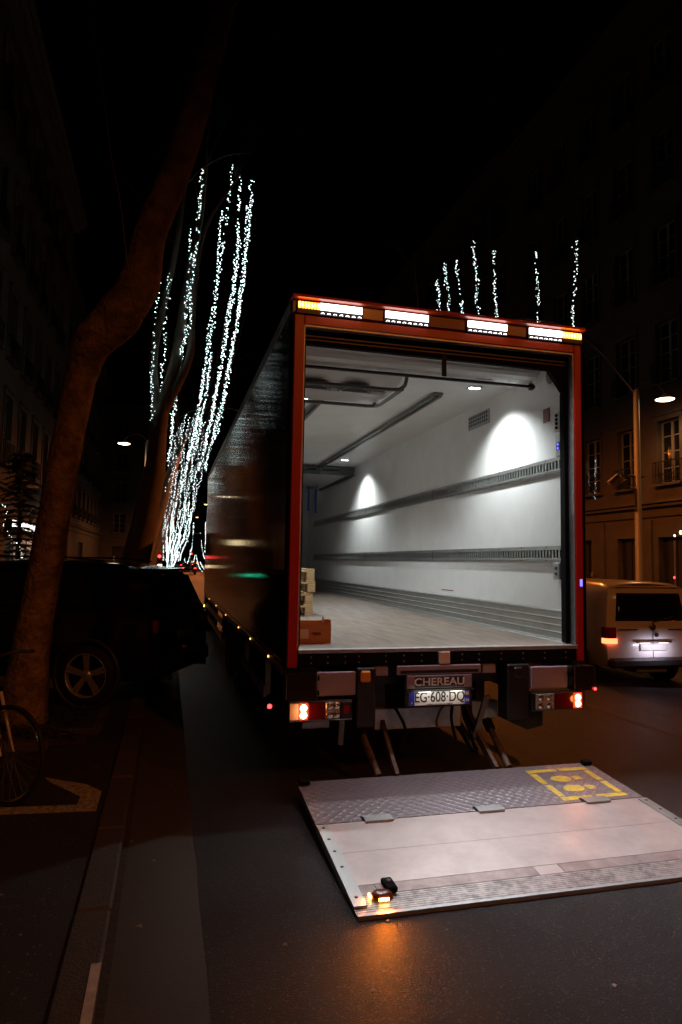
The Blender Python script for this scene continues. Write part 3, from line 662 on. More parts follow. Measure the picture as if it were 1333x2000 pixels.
# conifer in a planter on the left pavement
cf = thing('conifer_tree', 'dark conifer with a few small lights in front of the bright shop sign', 'tree', (-6.15,14.6,.03))
MB().cyl((0,0,0),(0,0,4.6),.10,.02,8).build('trunk', M_bark2, cf)
nd = MB(); rnd = random.Random(9)
for lv in range(26):
    h = .7+lv*.155; R_ = 1.75*(1-h/5.0)+.12
    for j in range(13):
        a = rnd.uniform(0,2*PI); L = R_*rnd.uniform(.7,1.1); d = Vector((math.cos(a),math.sin(a),-.10)); s = Vector((-math.sin(a),math.cos(a),0))
        for k in range(9):
            c = Vector((0,0,h))+d*L*(k+1)/9+Vector((0,0,-.10*(k/9)**2)); wv = .20*(1-k/11)*rnd.uniform(.7,1.2)
            for sg in (-1,1):
                e = c+s*sg*wv+d*.10+Vector((0,0,rnd.uniform(-.06,.03)))
                nd.add([c-d*.015, e, c+d*.045+Vector((0,0,-.02))], [(0,1,2)])
nd.build('needles', M_needle, cf, stuff=True, raw=True)
light_string([(8,985,17.2),(14,1000,17),(5,1020,17),(30,1060,17),(45,1090,17),(20,1100,17)], 'sparse string of small lights draped on the dark conifer', .35, br=.8, group='lights on the conifer')

# ------------------------------------------------------------------ the refrigerated truck
truck = thing('refrigerated_truck', 'large refrigerated truck with red rear frame, open lit load space and lowered tail lift', 'truck', (0,0,0))
HT = 2.77+S; BL = 11.58; ZB = -.135+S
# outer skin
for x in (-1, 1):
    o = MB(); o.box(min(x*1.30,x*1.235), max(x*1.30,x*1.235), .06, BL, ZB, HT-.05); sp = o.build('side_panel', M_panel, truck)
    MB().cbox(min(x*1.306,x*1.26), max(x*1.306,x*1.26), .08, BL-.02, HT-.10, HT-.002, .006).build('roof_rail', M_alu, sp)
    MB().cbox(min(x*1.305,x*1.24), max(x*1.305,x*1.24), .08, BL-.02, ZB-.07, ZB-.002, .006).build('bottom_rail', M_galv, sp)
    MB().box(min(x*1.3015,x*1.303), max(x*1.3015,x*1.303), .10, BL-.02, ZB+.02, ZB+.045).build('red_stripe', M_red, sp)
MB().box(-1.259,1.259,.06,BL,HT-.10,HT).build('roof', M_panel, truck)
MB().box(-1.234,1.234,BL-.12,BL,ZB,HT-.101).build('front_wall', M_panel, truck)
MB().box(-1.234,1.234,.06,BL-.121,ZB,S-.012).build('box_underside', M_bpaint, truck)
# red rear frame
zt = 2.62+S
fr = MB()
fr.cbox(-1.285,-1.205,-.03,.06,ZB,2.62+S,.006); fr.cbox(1.215,1.285,-.03,.06,ZB,2.62+S,.006)
fr.cbox(-1.204,1.214,-.03,.06,2.545+S,2.62+S,.006)
rf_ = fr.build('rear_frame', M_red, truck)
e = MB(); e.box(-1.204,-1.196,-.02,.05,S+.01,2.54+S); e.box(1.206,1.214,-.02,.05,S+.01,2.54+S); e.box(-1.196,1.206,-.02,.05,2.53+S,2.544+S); e.build('frame_trim', M_galv, rf_)
MB().cbox(-1.305,-1.287,-.02,.08,ZB,HT-.16,.004).build('corner_seal', M_black, truck); MB().cbox(1.287,1.32,-.02,.08,ZB,HT-.16,.004).build('corner_seal', M_black, truck)
hd = MB(); hd.prism([(-.004,2.621+S),(-.03,2.64+S),(-.03,2.735+S),(.10,2.735+S),(.10,2.621+S)], -1.30, 1.30, 'x'); hp = hd.build('header_panel', mat('dark_red_header', (0.10,0.006,0.004), 0.3, coat=0.4), truck)
hd = MB(); hd.prism([(-.055,2.736+S),(-.075,2.745+S),(-.07,2.765+S),(-.03,2.785+S),(.11,2.785+S),(.11,2.736+S)], -1.308, 1.308, 'x'); hd.build('header_cap', mat('orange_lit_red_paint', (0.55,0.06,0.012), 0.3, coat=0.5), truck)  # orange lamplight put into the red of the cap
# header work lights: four white bars, amber ends on the outer two
HL = [(-1.09,-.735,-1.265),(-.545,-.165,None),(.185,.555,None),(.76,1.085,1.275)]
for a, c, am in HL:
    x0, x1 = (min(a, am), c) if am and am < 0 else (a, max(c, am) if am else c)
    h = MB(); h.cbox(x0-.008,x1+.008,-.047,-.031,2.622+S,2.727+S,.004); hh = h.build('header_light', M_bpaint, truck)
    k = int((c-a)/.045)
    l = MB(); l.box(a+.004,c-.004,-.056,-.0475,2.664+S,2.718+S)
    l.build('white_led_bar', E_led, hh)
    l = MB()
    for i in range(k):
        xx = a+(c-a)*(i+.5)/k; l.lathe([(0,.009),(.012,.006),(.015,0)], (xx,-.05,2.632+S), 'z', 8)
    l.build('lens_row', E_led, hh)
    if am:
        l = MB(); a0, a1 = sorted((am, a if am < 0 else c)); k = 7
        for i in range(k): l.cbox(a0+(a1-a0)*i/k+.003,a0+(a1-a0)*(i+1)/k-.001,-.058,-.0475,2.662+S,2.716+S,.004)
        l.build('amber_led_bar', E_amber, hh); q = MB()
        for i in range(k): q.box(a0+(a1-a0)*(i+.3)/k,a0+(a1-a0)*(i+.75)/k,-.0595,-.0582,2.675+S,2.703+S)
        q.build('amber_core', E_amberhot, hh)
# real light of the header lamps: wide beams falling on the lift platform
for x in (-.92,-.355,.37,.93):
    ld = bpy.data.lights.new('header_beam', 'AREA'); ld.shape = 'RECTANGLE'; ld.size = .34; ld.size_y = .05; ld.energy = 7.8; ld.color = (1.0,0.92,0.99); ld.spread = math.radians(63)
    o = bpy.data.objects.new('header_beam', ld); COL.objects.link(o); o.location = (x,-.085,2.64+S); o.rotation_euler = Euler((math.radians(-20),math.radians(-12 if x < 0 else -8),0))
# inner lining
CZ = 2.50+S; IX = 1.215
iw = MB(); iw.box(IX,1.234,.07,BL-.121,S,CZ+.06); iw.build('inner_wall', M_white, truck)
iw = MB(); iw.box(-1.234,-IX,.07,BL-.121,S,CZ+.06); iw.build('inner_wall', M_white, truck)
MB().box(-IX,IX,.07,BL-.121,CZ,CZ+.03).build('ceiling', M_white, truck)
MB().box(-IX,IX,BL-.14,BL-.122,S,CZ).build('inner_front_wall', M_white, truck)
MB().box(-IX,IX,.0,BL-.141,S-.01,S).build('load_floor', M_floor, truck)
# sill
s_ = MB(); s_.cbox(-1.204,1.214,-.045,.0,S-.028,S+.006,.005); s_.build('door_sill', M_galv, truck)
s_ = MB(); s_.cbox(-1.204,-.06,-.035,.05,S-.125,S-.032,.008); s_.cbox(.045,1.213,-.035,.05,S-.125,S-.032,.008); s_.build('buffer_beam', M_black, truck)
bo = MB()
for x in (-1.1,-.97,-.83,-.72,-.5,-.35,-.2,.15,.3,.5,.7,.9,1.1):
    for zz in (-.055,-.10): bo.lathe([(0,-.044),(.006,-.042),(.008,-.036)], (x,0,S+zz), 'y', 6)
bo.build('bolts', M_galv, truck)
MB().cbox(-.055,.04,-.05,.0,S-.128,S-.03,.004).build('strike_plate', M_label, truck)
# roller door: black head, rolled curtain housing, guide rails
d = MB()
d.prism([(-1.204,2.545+S),(1.206,2.545+S),(1.206,2.17+S),(1.17,2.20+S),(1.02,2.40+S),(-1.204,2.415+S)], .055, .11, 'y'); rd = d.build('roller_door_head', M_black, truck)
for zz in (2.515,2.48,2.45): MB().box(-1.19,1.19,.05,.0545,zz-.006+S,zz+.006+S).build('door_slat', M_bpaint, rd)
MB().cbox(1.168,1.206,.055,.13,S+.01,2.21+S,.004).build('door_guide', M_black, truck)
MB().cbox(-1.206,-1.172,.055,.10,S+.01,2.42+S,.004).build('door_guide', M_black, truck)
MB().cbox(1.150,1.167,.03,.07,S+.02,S+1.12,.004).build('guide_buffer', M_black, truck)
MB().box(-.005,.035,.04,.052,2.25+S,2.44+S).build('pull_strap', mat('dark_blue_webbing', (0.004,0.004,0.010), 0.8), truck)
h = MB()
h.prism([(.14,2.498+S),(.14,2.462+S),(.17,2.455+S),(.17,2.435+S),(.20,2.43+S),(.22,2.41+S),(.26,2.385+S),(.33,2.372+S),(.48,2.37+S),(.60,2.38+S),(.66,2.42+S),(.66,2.498+S)], -1.17, 1.03, 'x'); hs = h.build('door_housing', M_hous, truck)
MB().box(-1.16,1.02,.155,.169,2.437+S,2.454+S).build('groove', M_bpaint, hs)
MB().tube([(-1.17,.40,2.338+S),(1.05,.40,2.338+S)], .015, 8).build('shaft', M_dsteel, truck)
MB().lathe([(0,0),(.035,0),(.035,.03),(.018,.03),(.018,.05)], (1.03,.40,2.338+S), 'x', 12).build('shaft_bearing', M_dsteel, truck)
MB().lathe([(0,-.012),(.06,-.012),(.075,-.006),(.075,0)], (IX-.001,.34,2.44+S), 'x', 18).build('drum_cap', M_greyst, truck)
MB().box(.50,.66,.40,.47,2.3655+S,2.3705+S).build('rating_label', M_label, truck)
# evaporator with two fans, and its tubular guard
ev = MB(); ev.prism([(.72,2.498+S),(.72,2.44+S),(.80,2.40+S),(.95,2.365+S),(1.15,2.35+S),(1.38,2.36+S),(1.50,2.40+S),(1.52,2.498+S)], -1.18, -.10, 'x'); evo = ev.build('evaporator', M_hous, truck)
ev = MB(); ev.cbox(-1.18,-.16,1.02,1.42,2.31+S,2.352+S,.018); ev.build('fan_tray', M_hous, evo)
for x in (-.50,-.90):
    MB().lathe([(.165,0),(.165,-.035),(.13,-.022),(.125,0.01)], (x,1.02,2.345+S), 'z', 24).build('fan_ring', M_dsteel, evo)
    MB().lathe([(0,0),(.13,0)], (x,1.02,2.318+S), 'z', 24).build('fan_opening', M_dark, evo)
def rounded(pts, r=.09, k=5):
    out = [Vector(pts[0])]
    for i in range(1, len(pts)-1):
        p, a, b = Vector(pts[i]), Vector(pts[i-1]), Vector(pts[i+1]); u = (a-p).normalized()*r; v = (b-p).normalized()*r
        for j in range(k+1):
            t_ = j/k; out.append((p+u)*(1-t_)**2+p*2*t_*(1-t_)+(p+v)*t_**2)
    out.append(Vector(pts[-1])); return out
zg = 2.27+S
MB().tube(rounded([(-1.19,.66,zg),(-.20,.66,zg),(-.15,.60,zg),(-.15,.50,zg+.04),(-.15,.50,CZ)], .07), .018, 8).build('guard_bar', M_greyst, truck)
MB().tube(rounded([(-1.19,1.34,zg),(-.22,1.34,zg),(-.16,1.28,zg),(-.15,.62,zg)], .07), .018, 8).build('guard_bar', M_greyst, truck)
MB().tube(rounded([(-.20,1.34,zg),(-.17,1.38,zg+.08),(-.17,1.38,CZ)], .05), .018, 8).build('guard_bar', M_greyst, truck)
# ceiling tracks
for x in (.55,-.62):
    c = MB(); c.prism([(x-.05,CZ-.001),(x-.05,CZ-.045),(x-.015,CZ-.045),(x-.015,CZ-.015),(x+.015,CZ-.015),(x+.015,CZ-.045),(x+.05,CZ-.045),(x+.05,CZ-.001)], 1.45, 9.2, 'y'); co = c.build('ceiling_track', M_greyst, truck)
    MB().box(x-.05,x+.05,1.42,1.449,CZ-.03,CZ-.001).build('track_end', M_greyst, co)
# ceiling lamps (pairs of LEDs) with their light; nearest left lamp is an added fill
for (x, y, e_) in ((.82,1.12,12),(.80,6.25,12),(-.80,3.7,11),(-.8,8.8,9),(-.8,2.1,9),(.8,9.6,1.5)):
    l = MB(); l.cbox(x-.07,x+.07,y-.05,y+.05,CZ-.012,CZ-.001,.003); lo = l.build('ceiling_lamp', M_galv, truck)  # the nearest left one is an added fill lamp
    q = MB(); q.lathe([(0,-.006),(.028,-.003),(.030,0)], (x-.032,y,CZ-.0125), 'z', 12); q.lathe([(0,-.006),(.028,-.003),(.030,0)], (x+.032,y,CZ-.0125), 'z', 12); q.build('led_dome', E_ceil, lo)
    ld = bpy.data.lights.new('ceiling_lamp_light', 'SPOT'); ld.energy = e_*15; ld.color = (0.93,1.0,1.0); ld.spot_size = math.radians(129); ld.spot_blend = .8; ld.shadow_soft_size = .04
    o = bpy.data.objects.new('ceiling_lamp_light', ld); COL.objects.link(o); o.location = (x,y,CZ-.035)
# load rails: slotted strips on both walls
def load_rail(sx, zc_):
    X = IX*sx; a = MB()
    def bx(mb, d0, d1, y0, y1, z0, z1):
        x0, x1 = sorted((X-sx*d0, X-sx*d1)); mb.box(x0, x1, y0, y1, z0, z1)
    bx(a,.001,.004,.11,10.62,zc_-.058,zc_+.058); ch = a.build('load_rail', M_dsteel, truck)
    f = MB(); bx(f,.004,.026,.11,10.6,zc_+.036,zc_+.055); bx(f,.004,.026,.11,10.6,zc_-.055,zc_-.036)
    bx(f,.004,.016,.11,10.6,zc_+.056,zc_+.072); bx(f,.004,.016,.11,10.6,zc_-.072,zc_-.056)
    f.build('rail_flange', M_alu, ch)
    sl = MB(); y = .125
    while y < 10.55: bx(sl,.008,.024,y,y+.024,zc_-.036,zc_+.036); y += .052
    bx(sl,.008,.028,.09,.11,zc_-.06,zc_+.06)
    sl.build('rail_bars', M_alu, ch, stuff=True)
    sc = MB(); y = .4
    while y < 10.5:
        bx(sc,.016,.021,y,y+.012,zc_+.058,zc_+.068); bx(sc,.016,.021,y,y+.012,zc_-.068,zc_-.058); y += .45
    sc.build('screws', M_dsteel, ch, stuff=True)
    for y in (3.1,6.2,9.2):
        j = MB(); bx(j,.026,.028,y,y+.010,zc_-.055,zc_+.055); j.build('rail_joint', M_dsteel, ch)
for sx in (1,-1):
    load_rail(sx, 1.585+S); load_rail(sx, .780+S)
# ribbed aluminium kick plates at the foot of the walls
for sx in (1,-1):
    prof = [(0,.285),(.004,.285),(.016,.272)]
    zz = .262
    while zz > .03: prof += [(.016,zz),(.010,zz-.006),(.010,zz-.050),(.016,zz-.056)]; zz -= .062
    prof += [(.018,.012),(.026,0),(0,0)]
    MB().prism([(sx*(IX-a), b+S) for a, b in prof], .09, 10.62, 'y').build('kick_plate', M_alu, truck)
    MB().prism([(sx*(IX-.0), .70+S),(sx*(IX-.0), .284+S),(sx*(IX-.002),.285+S)], .09, .091, 'y') 
# wall fittings near the door
W1 = MB(); W1.box(IX-.012,IX-.001,1.55,2.07,2.245+S,2.405+S); vg = W1.build('vent_grille', M_galv, truck)
q = MB()
for i in range(9):
    for j in range(3): q.lathe([(0,-.014),(.017,-.0135)], (IX-.0,1.60+i*.053,2.29+S+j*.043), 'x', 8)
q.build('grille_holes', M_dark, vg, stuff=True)
W1 = MB(); W1.box(IX-.008,IX-.001,.36,.46,2.015+S,2.145+S); ns = W1.build('notice_sign', M_pred, truck)
W1 = MB(); W1.cbox(IX-.045,IX-.001,.13,.225,1.885+S,2.055+S,.006); sb = W1.build('switch_box', M_hous, truck)
for i in range(4): MB().lathe([(0,-.058),(.014,-.056),(.016,-.0455)], (IX,.175,1.915+S+i*.037), 'x', 10).build('push_button', M_black, sb)
W1 = MB(); W1.cbox(IX-.03,IX-.001,.135,.225,1.66+S,1.865+S,.005); cp_ = W1.build('control_panel', M_alu, truck)
MB().box(IX-.034,IX-.031,.155,.205,1.715+S,1.785+S).build('display', M_strap, cp_)
for zz in (1.73,1.765): MB().box(IX-.037,IX-.0345,.170,.188,zz-.008+S,zz+.008+S).build('display_digit', E_disp, cp_)
W1 = MB(); W1.cbox(IX-.05,IX-.001,.15,.25,.55+S,.70+S,.006); sk = W1.build('socket_box', M_galv, truck)
for zz in (.60,.65): MB().box(IX-.053,IX-.0505,.18,.215,zz-.012+S,zz+.012+S).build('socket_opening', M_dark, sk)
MB().box(IX-.004,IX-.001,2.50,2.86,.343+S,.352+S).build('wall_print', M_pred, truck)
# load securing beams at the far end of the ceiling and the bulkhead door
bm_ = MB(); bm_.box(-IX+.01,IX-.05,6.95,7.01,2.31+S,2.38+S); bb = bm_.build('deck_beam', M_dsteel, truck)
MB().box(IX-.09,IX-.03,7.02,9.8,2.31+S,2.36+S).build('deck_side_rail', M_dsteel, truck)
MB().box(-IX+.03,-IX+.09,7.02,9.8,2.31+S,2.36+S).build('deck_side_rail', M_dsteel, truck)
MB().box(-IX+.09,IX-.09,7.03,9.8,2.345+S,2.355+S).build('raised_deck', M_hous, truck)
for x in (.05,.95,.5): MB().prism([(x-.07,2.381+S),(x+.07,2.381+S),(x,2.44+S)], 6.96, 7.00, 'y').build('beam_bracket', M_dsteel, truck)
MB().box(-IX,IX,7.1,7.12,2.42+S,CZ).build('deck_shadow_board', M_greyst, truck)
for (x, y, zz0, zz1) in ((.70,8.9,1.76,2.27),(.86,8.9,1.72,2.28)):
    MB().box(x-.022,x+.022,y,y+.006,zz0+S,zz1+S).build('blue_strap', M_strap, truck)
    MB().cbox(x-.05,x+.05,y-.01,y+.02,zz1+S,zz1+.035+S,.004).build('strap_buckle', M_dsteel, truck)
fr = MB()
for x in (.60,1.02): fr.box(x,x+.05,11.36,11.40,S,2.0+S)
fr.box(.65,1.02,11.36,11.40,1.95+S,2.0+S); fr.box(.65,1.02,11.36,11.40,.9+S,.94+S)
fr.box(.30,.34,11.36,11.40,S,2.2+S)
fr.build('bulkhead_frame', M_greyst, truck)

# --- rear of the chassis: lamp boards, light clusters, plate, lift frame
M_redlens2 = mat('deep_red_lens', (0.07,0.002,0.002), 0.12, coat=0.6)
E_marker = mat('marker_glow', (.9,.4,.1), .3, emit=((1,.42,.07), 5.0))
def lamp_cluster(sx):
    """light cluster with glowing red bulbs outward, clear reversing lamps inward"""
    o_, i_ = (-1.27,-.785) if sx < 0 else (1.22,.745)
    x0, x1 = sorted((o_, i_)); zA, zB = S-.52, S-.37
    c = MB(); c.cbox(x0,x1,-.09,-.02,zA,zB,.006); cl = c.build('light_cluster', M_bpaint, truck)
    rim = MB(); rim.box(x0,x1,-.096,-.091,zA,zA+.010); rim.box(x0,x1,-.096,-.091,zB-.010,zB); rim.build('chrome_edge', M_chrome, cl)
    def X(t_): return o_+(i_-o_)*t_
    def bx(mb, a, b, y0, y1, z0, z1): p0, p1 = sorted((X(a), X(b))); mb.cbox(p0, p1, y0, y1, z0, z1, .004); return mb
    if sx < 0: bx(MB(),0,.14,-.10,-.091,zA+.012,zB-.012).build('white_corner', M_plate, cl); g0, g1, r1, w0, w1 = .15,.285,.56,.57,.80
    else: g0, g1, r1, w0, w1 = .02,.19,.55,.57,.93
    bx(MB(),g0,g1,-.102,-.091,zA+.012,zB-.012).build('lit_lens', E_redglow, cl)
    for zz in (.048,.100): MB().lathe([(0,-.016),(.020,-.012),(.027,0)], (X((g0+g1)/2),-.1025,zA+zz), 'y', 16).build('lit_bulb', E_redhot, cl)
    bx(MB(),g1+.005,r1,-.101,-.091,zA+.012,zB-.012).build('red_lens', M_redlens2, cl)
    bx(MB(),w0,w1,-.101,-.091,zA+.012,zB-.012).build('clear_lens', M_lampgrey, cl)
    for a in (.27,.73):
        for zz in (.042,.106): MB().lathe([(0,-.004),(.010,-.010),(.013,-.002),(.022,-.006),(.026,0)], (X(w0+(w1-w0)*a),-.1015,zA+zz), 'y', 16).build('reflector_cup', M_chrome, cl)
    if sx < 0:
        bx(MB(),.80+.01,.995,-.100,-.091,zA+.012,zB-.012).build('end_cap', M_bpaint, cl)
        bx(MB(),.86,.95,-.104,-.1005,zA+.05,zB-.04).build('small_reflector', M_redlens, cl)
    else:
        q = MB(); q.prism([(1.222,-.09),(1.285,-.03),(1.285,.03),(1.222,-.02)], zA+.015, zB-.005, 'z'); q.build('mirror_bracket', M_chrome, cl)
    ld = bpy.data.lights.new('tail_lamp_light', 'POINT'); ld.energy = .6; ld.color = (1,.25,.06); ld.shadow_soft_size = .03
    lo = bpy.data.objects.new('tail_lamp_light', ld); COL.objects.link(lo); lo.location = (X((g0+g1)/2),-.16,(zA+zB)/2)
lamp_cluster(-1); lamp_cluster(1)
M_lboard = mat('violet_cast_board', (0.26,0.21,0.26), 0.4)  # violet cast of the LED light put into the board colour
for (x0,x1,sx) in ((-1.06,-.755,-1),(.755,1.10,1)):
    b_ = MB().cbox(x0,x1,-.07,-.03,S-.345,S-.165,.006).build('lamp_board', M_lboard, truck)
    q = MB(); a0, a1 = (-1.315,-1.065) if sx < 0 else (1.105,1.315)
    q.prism([(a0,-.03),(a0,-.11),(a0+.02,-.14),(a1-.02,-.14),(a1,-.11),(a1,-.03)], S-.355, S-.16, 'z'); cb_ = q.build('corner_buffer', M_darklens, truck)
    r_ = MB(); r_.tube([(a0+.01,-.142,S-.35),(a0+.01,-.142,S-.165)], .005, 6); r_.tube([(a1-.01,-.142,S-.35),(a1-.01,-.142,S-.165)], .005, 6); r_.build('edge_trim', M_chrome, cb_)
    for zz in (-.20,-.31):
        xq = a1+.002 if sx < 0 else a0-.012
        MB().cbox(xq,xq+.014,-.12,-.06,S+zz-.018,S+zz+.018,.003).build('bracket_clip', M_black, cb_)
# posts of the tail lift
for (x0, x1) in ((-.745,-.585),(.545,.745)):
    p_ = MB(); p_.cbox(x0,x1,-.06,.12,S-.60,S-.14,.012); po = p_.build('lift_post', M_bpaint, truck)
    c0 = (x0+x1)/2
    MB().cbox(c0-.05,c0+.03,-.085,-.061,S-.25,S-.16,.012).build('post_reflector', M_porange if x0 < 0 else M_bpaint, po)
    MB().lathe([(0,-.02),(.01,-.018),(.014,0)], (c0,-.062,S-.215), 'y', 8).build('bolt', M_galv, po)
MB().prism([(.745,S-.54),(.90,S-.54),(.90,S-.66),(.755,S-.69),(.60,S-.62),(.60,S-.60),(.745,S-.60)], .0, .20, 'y').build('lift_bracket', M_bpaint, truck)
MB().box(-.83,.78,.10,.20,S-.30,S-.14).build('cross_member', M_bpaint, truck)
us = MB(); us.cbox(-1.12,-.90,.16,.24,S-.64,S-.53,.006); us.build('underrun_plate', M_galv, truck); MB().cbox(-.52,.24,.18,.26,S-.68,S-.51,.006).build('underrun_plate', M_galv, truck); MB().cbox(.36,.60,.22,.30,S-.64,S-.49,.006).build('underrun_plate', M_galv, truck)
for (x, dx) in ((-.83,0),(.42,-.1)): MB().prism([(x,S-.42),(x+.05,S-.42),(x+.03+dx,S-.76),(x+dx-.01,S-.76)], .10, .13, 'y').build('stay', M_greyst, truck)
# number plate carrier with company name
pc = MB(); pc.cbox(-.41,.31,-.05,-.02,S-.205,S-.135,.005); k_ = pc.build('plate_carrier', M_lboard, truck)
MB().box(-.385,.285,-.0535,-.0505,S-.195,S-.172).build('carrier_slot', M_bpaint, k_)
MB().cbox(-.345,.235,-.05,-.02,S-.46,S-.206,.005).build('plate_backing', M_bpaint, k_)
MB().cbox(-.33,.225,-.056,-.0505,S-.315,S-.212,.003).build('name_plate_border', M_lboard, k_)
MB().cbox(-.265,.155,-.060,-.0565,S-.307,S-.222,.002).build('name_plate', M_pblack, k_)
text('company_name', 'CHEREAU', .082, M_pwhite, k_, (-.055,-.0605,S-.265), FACE_CAM, sx=1.2, bold=.0012)
for x in (-.60,.33):
    MB().cbox(x,x+.12,-.04,.0,S-.21,S-.14,.006).build('carrier_lug', M_lboard, truck)
np_ = MB().cbox(-.315,.205,-.062,-.0505,S-.445,S-.335,.003).build('licence_plate', M_plate, truck)
MB().box(-.313,-.268,-.0632,-.0622,S-.443,S-.337).build('country_band', M_blue, np_); MB().box(.160,.203,-.0632,-.0622,S-.443,S-.337).build('region_band', M_blue, np_)
MB().box(.168,.196,-.0640,-.0634,S-.372,S-.345).build('region_logo', M_porange, np_)
text('country_letter', 'F', .022, M_pwhite, np_, (-.290,-.0636,S-.425), FACE_CAM)
text('region_number', '50', .032, M_pwhite, np_, (.182,-.0636,S-.415), FACE_CAM)
text('registration', 'EG\u00b7608\u00b7DQ', .112, M_pblack, np_, (-.054,-.0632,S-.384), FACE_CAM, sx=.80, bold=.0012)
text('small_print', 'CHEREAU   www.chereau.com   CHEREAU', .012, M_pblack, np_, (-.054,-.0632,S-.436), FACE_CAM)
MB().box(-.345,.235,-.085,-.051,S-.334,S-.318).build('plate_lamp_hood', M_bpaint, k_)
for x in (-.19,.08):
    MB().box(x-.05,x+.05,-.083,-.066,S-.3385,S-.3345).build('plate_lamp', E_plate, k_)
ld = bpy.data.lights.new('plate_fill_light', 'AREA'); ld.shape = 'RECTANGLE'; ld.size = .42; ld.size_y = .02; ld.energy = .22; ld.color = (1,.97,.88)  # fill light added beside the plate bulbs
lo = bpy.data.objects.new('plate_fill_light', ld); COL.objects.link(lo); lo.location = (-.055,-.13,S-.33); lo.rotation_euler = (math.radians(35),0,0)
# lift arms, rams and hoses
def flatbar(name, a, b, wd, th, m, parent=truck, label=None):
    a, b = Vector(a), Vector(b); d = (b-a).normalized(); s_ = Vector((1,0,0)); n_ = d.cross(s_).normalized(); g_ = MB()
    vs_ = [p+s_*sx*th/2+n_*sn*wd/2 for p in (a,b) for sx in (-1,1) for sn in (-1,1)]
    g_.add(vs_, [(0,1,3,2),(4,6,7,5),(0,4,5,1),(2,3,7,6),(0,2,6,4),(1,5,7,3)]); return g_.build(name, m, parent, label=label)
for (xa, xb) in ((-.46,-.435),(.30,.40)):
    flatbar('lift_arm', (xa,.40,S-.42), (xa*.5+xb*.5,.15,S-.70), .09, .035, M_bpaint)
    flatbar('lift_arm', (xa*.5+xb*.5,.15,S-.70), (xb,-.13,S-.95), .07, .030, M_rust)
for (xa, xb) in ((-.66,-.57),(.50,.53)):
    r_ = MB(); r_.tube([(xa,.45,S-.48),((xa+xb)/2,.18,S-.72)], .042, 14); ro = r_.build('hydraulic_ram', M_bpaint, truck)
    MB().tube([((xa+xb)/2,.18,S-.72),(xb,-.10,S-.95)], .028, 12).build('ram_rod', M_rust, ro)
MB().tube([(.20,.5,S-.5),(.33,.1,S-.86)], .035, 12).build('hydraulic_ram', M_bpaint, truck)
def hose(pl, r, m):
    p_, _ = limb_path([Vector(q) for q in pl], [1]*len(pl), sub=6); MB().tube(p_, r, 8).build('hose', m, truck)
hose([(-.42,.10,S-.42),(-.36,.06,S-.52),(-.30,.05,S-.66),(-.34,.05,S-.80),(-.42,.02,S-.92)], .013, M_black)
hose([(.16,.10,S-.42),(.04,.10,S-.50),(.0,.12,S-.60),(.01,.14,S-.66)], .011, mat('brown_hose', (0.13,0.07,0.04), 0.5))
hose([(.13,.08,S-.42),(.10,.06,S-.58),(.13,.04,S-.75)], .013, M_black)
hose([(.22,.08,S-.40),(.20,.05,S-.55),(.26,.02,S-.72),(.30,.02,S-.86)], .012, M_black)
# tail lift platform: tread plate, flat deck, ribbed ramp
A_, B_, T_ = (-.15,.150),(-.81,.095),(-1.76,.020)
def PL(x, t_, dz=0.0):
    """point on the platform; t_ 0 far edge, 1 hinge, 2 tip"""
    if t_ <= 1: y = A_[0]+(B_[0]-A_[0])*t_; z_ = A_[1]+(B_[1]-A_[1])*t_
    else: y = B_[0]+(T_[0]-B_[0])*(t_-1); z_ = B_[1]+(T_[1]-B_[1])*(t_-1)
    return Vector((x, y, z_+dz))
def deck(x0, x1, t0, t1, top, bot, name, m, parent, **kw):
    g_ = MB(); g_.add([PL(x0,t0,top),PL(x1,t0,top),PL(x1,t1,top),PL(x0,t1,top),PL(x0,t0,bot),PL(x1,t0,bot),PL(x1,t1,bot),PL(x0,t1,bot)],
                      [(0,1,2,3),(7,6,5,4),(0,4,5,1),(1,5,6,2),(2,6,7,3),(3,7,4,0)]); return g_.build(name, m, parent, **kw)
lift = deck(-1.215,1.225,0,.985,0,-.045,'tail_lift', M_tread, truck, label='tread plate platform lowered to the road')
deck(-1.215,1.225,1.0,1.38,0,-.045,'deck_board', M_lift, lift)
deck(-1.215,1.225,1.383,1.735,0,-.04,'deck_board', M_lift, lift)
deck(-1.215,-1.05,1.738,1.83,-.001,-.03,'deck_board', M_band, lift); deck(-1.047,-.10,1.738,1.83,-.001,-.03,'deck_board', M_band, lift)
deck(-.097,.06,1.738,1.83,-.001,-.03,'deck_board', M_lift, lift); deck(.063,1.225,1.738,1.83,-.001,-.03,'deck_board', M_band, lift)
g_ = MB(); k = 9
for i in range(k):
    t0, t1 = 1.832+.165*i/k, 1.832+.165*(i+.80)/k; h0 = -.003; bt = -.022
    g_.add([PL(-1.215,t0,h0),PL(1.225,t0,h0),PL(1.225,t1,h0),PL(-1.215,t1,h0),PL(-1.215,t0,-.006),PL(1.225,t0,-.006),PL(1.225,t1,-.006),PL(-1.215,t1,-.006)],[(0,1,2,3),(0,4,5,1),(3,2,6,7),(0,3,7,4),(1,5,6,2)])
g_.add([PL(-1.215,1.832,-.006),PL(1.225,1.832,-.006),PL(1.225,2.0,-.006),PL(-1.215,2.0,-.006),PL(-1.215,1.832,-.02),PL(1.225,1.832,-.02),PL(1.225,2.0,-.018),PL(-1.215,2.0,-.018)],[(0,1,2,3),(7,6,5,4),(0,4,5,1),(1,5,6,2),(2,6,7,3),(3,7,4,0)])
g_.build('ramp_tip', M_ramp, lift)
deck(-1.215,1.225,1.998,2.018,.004,-.018,'tip_edge', M_galv, lift)
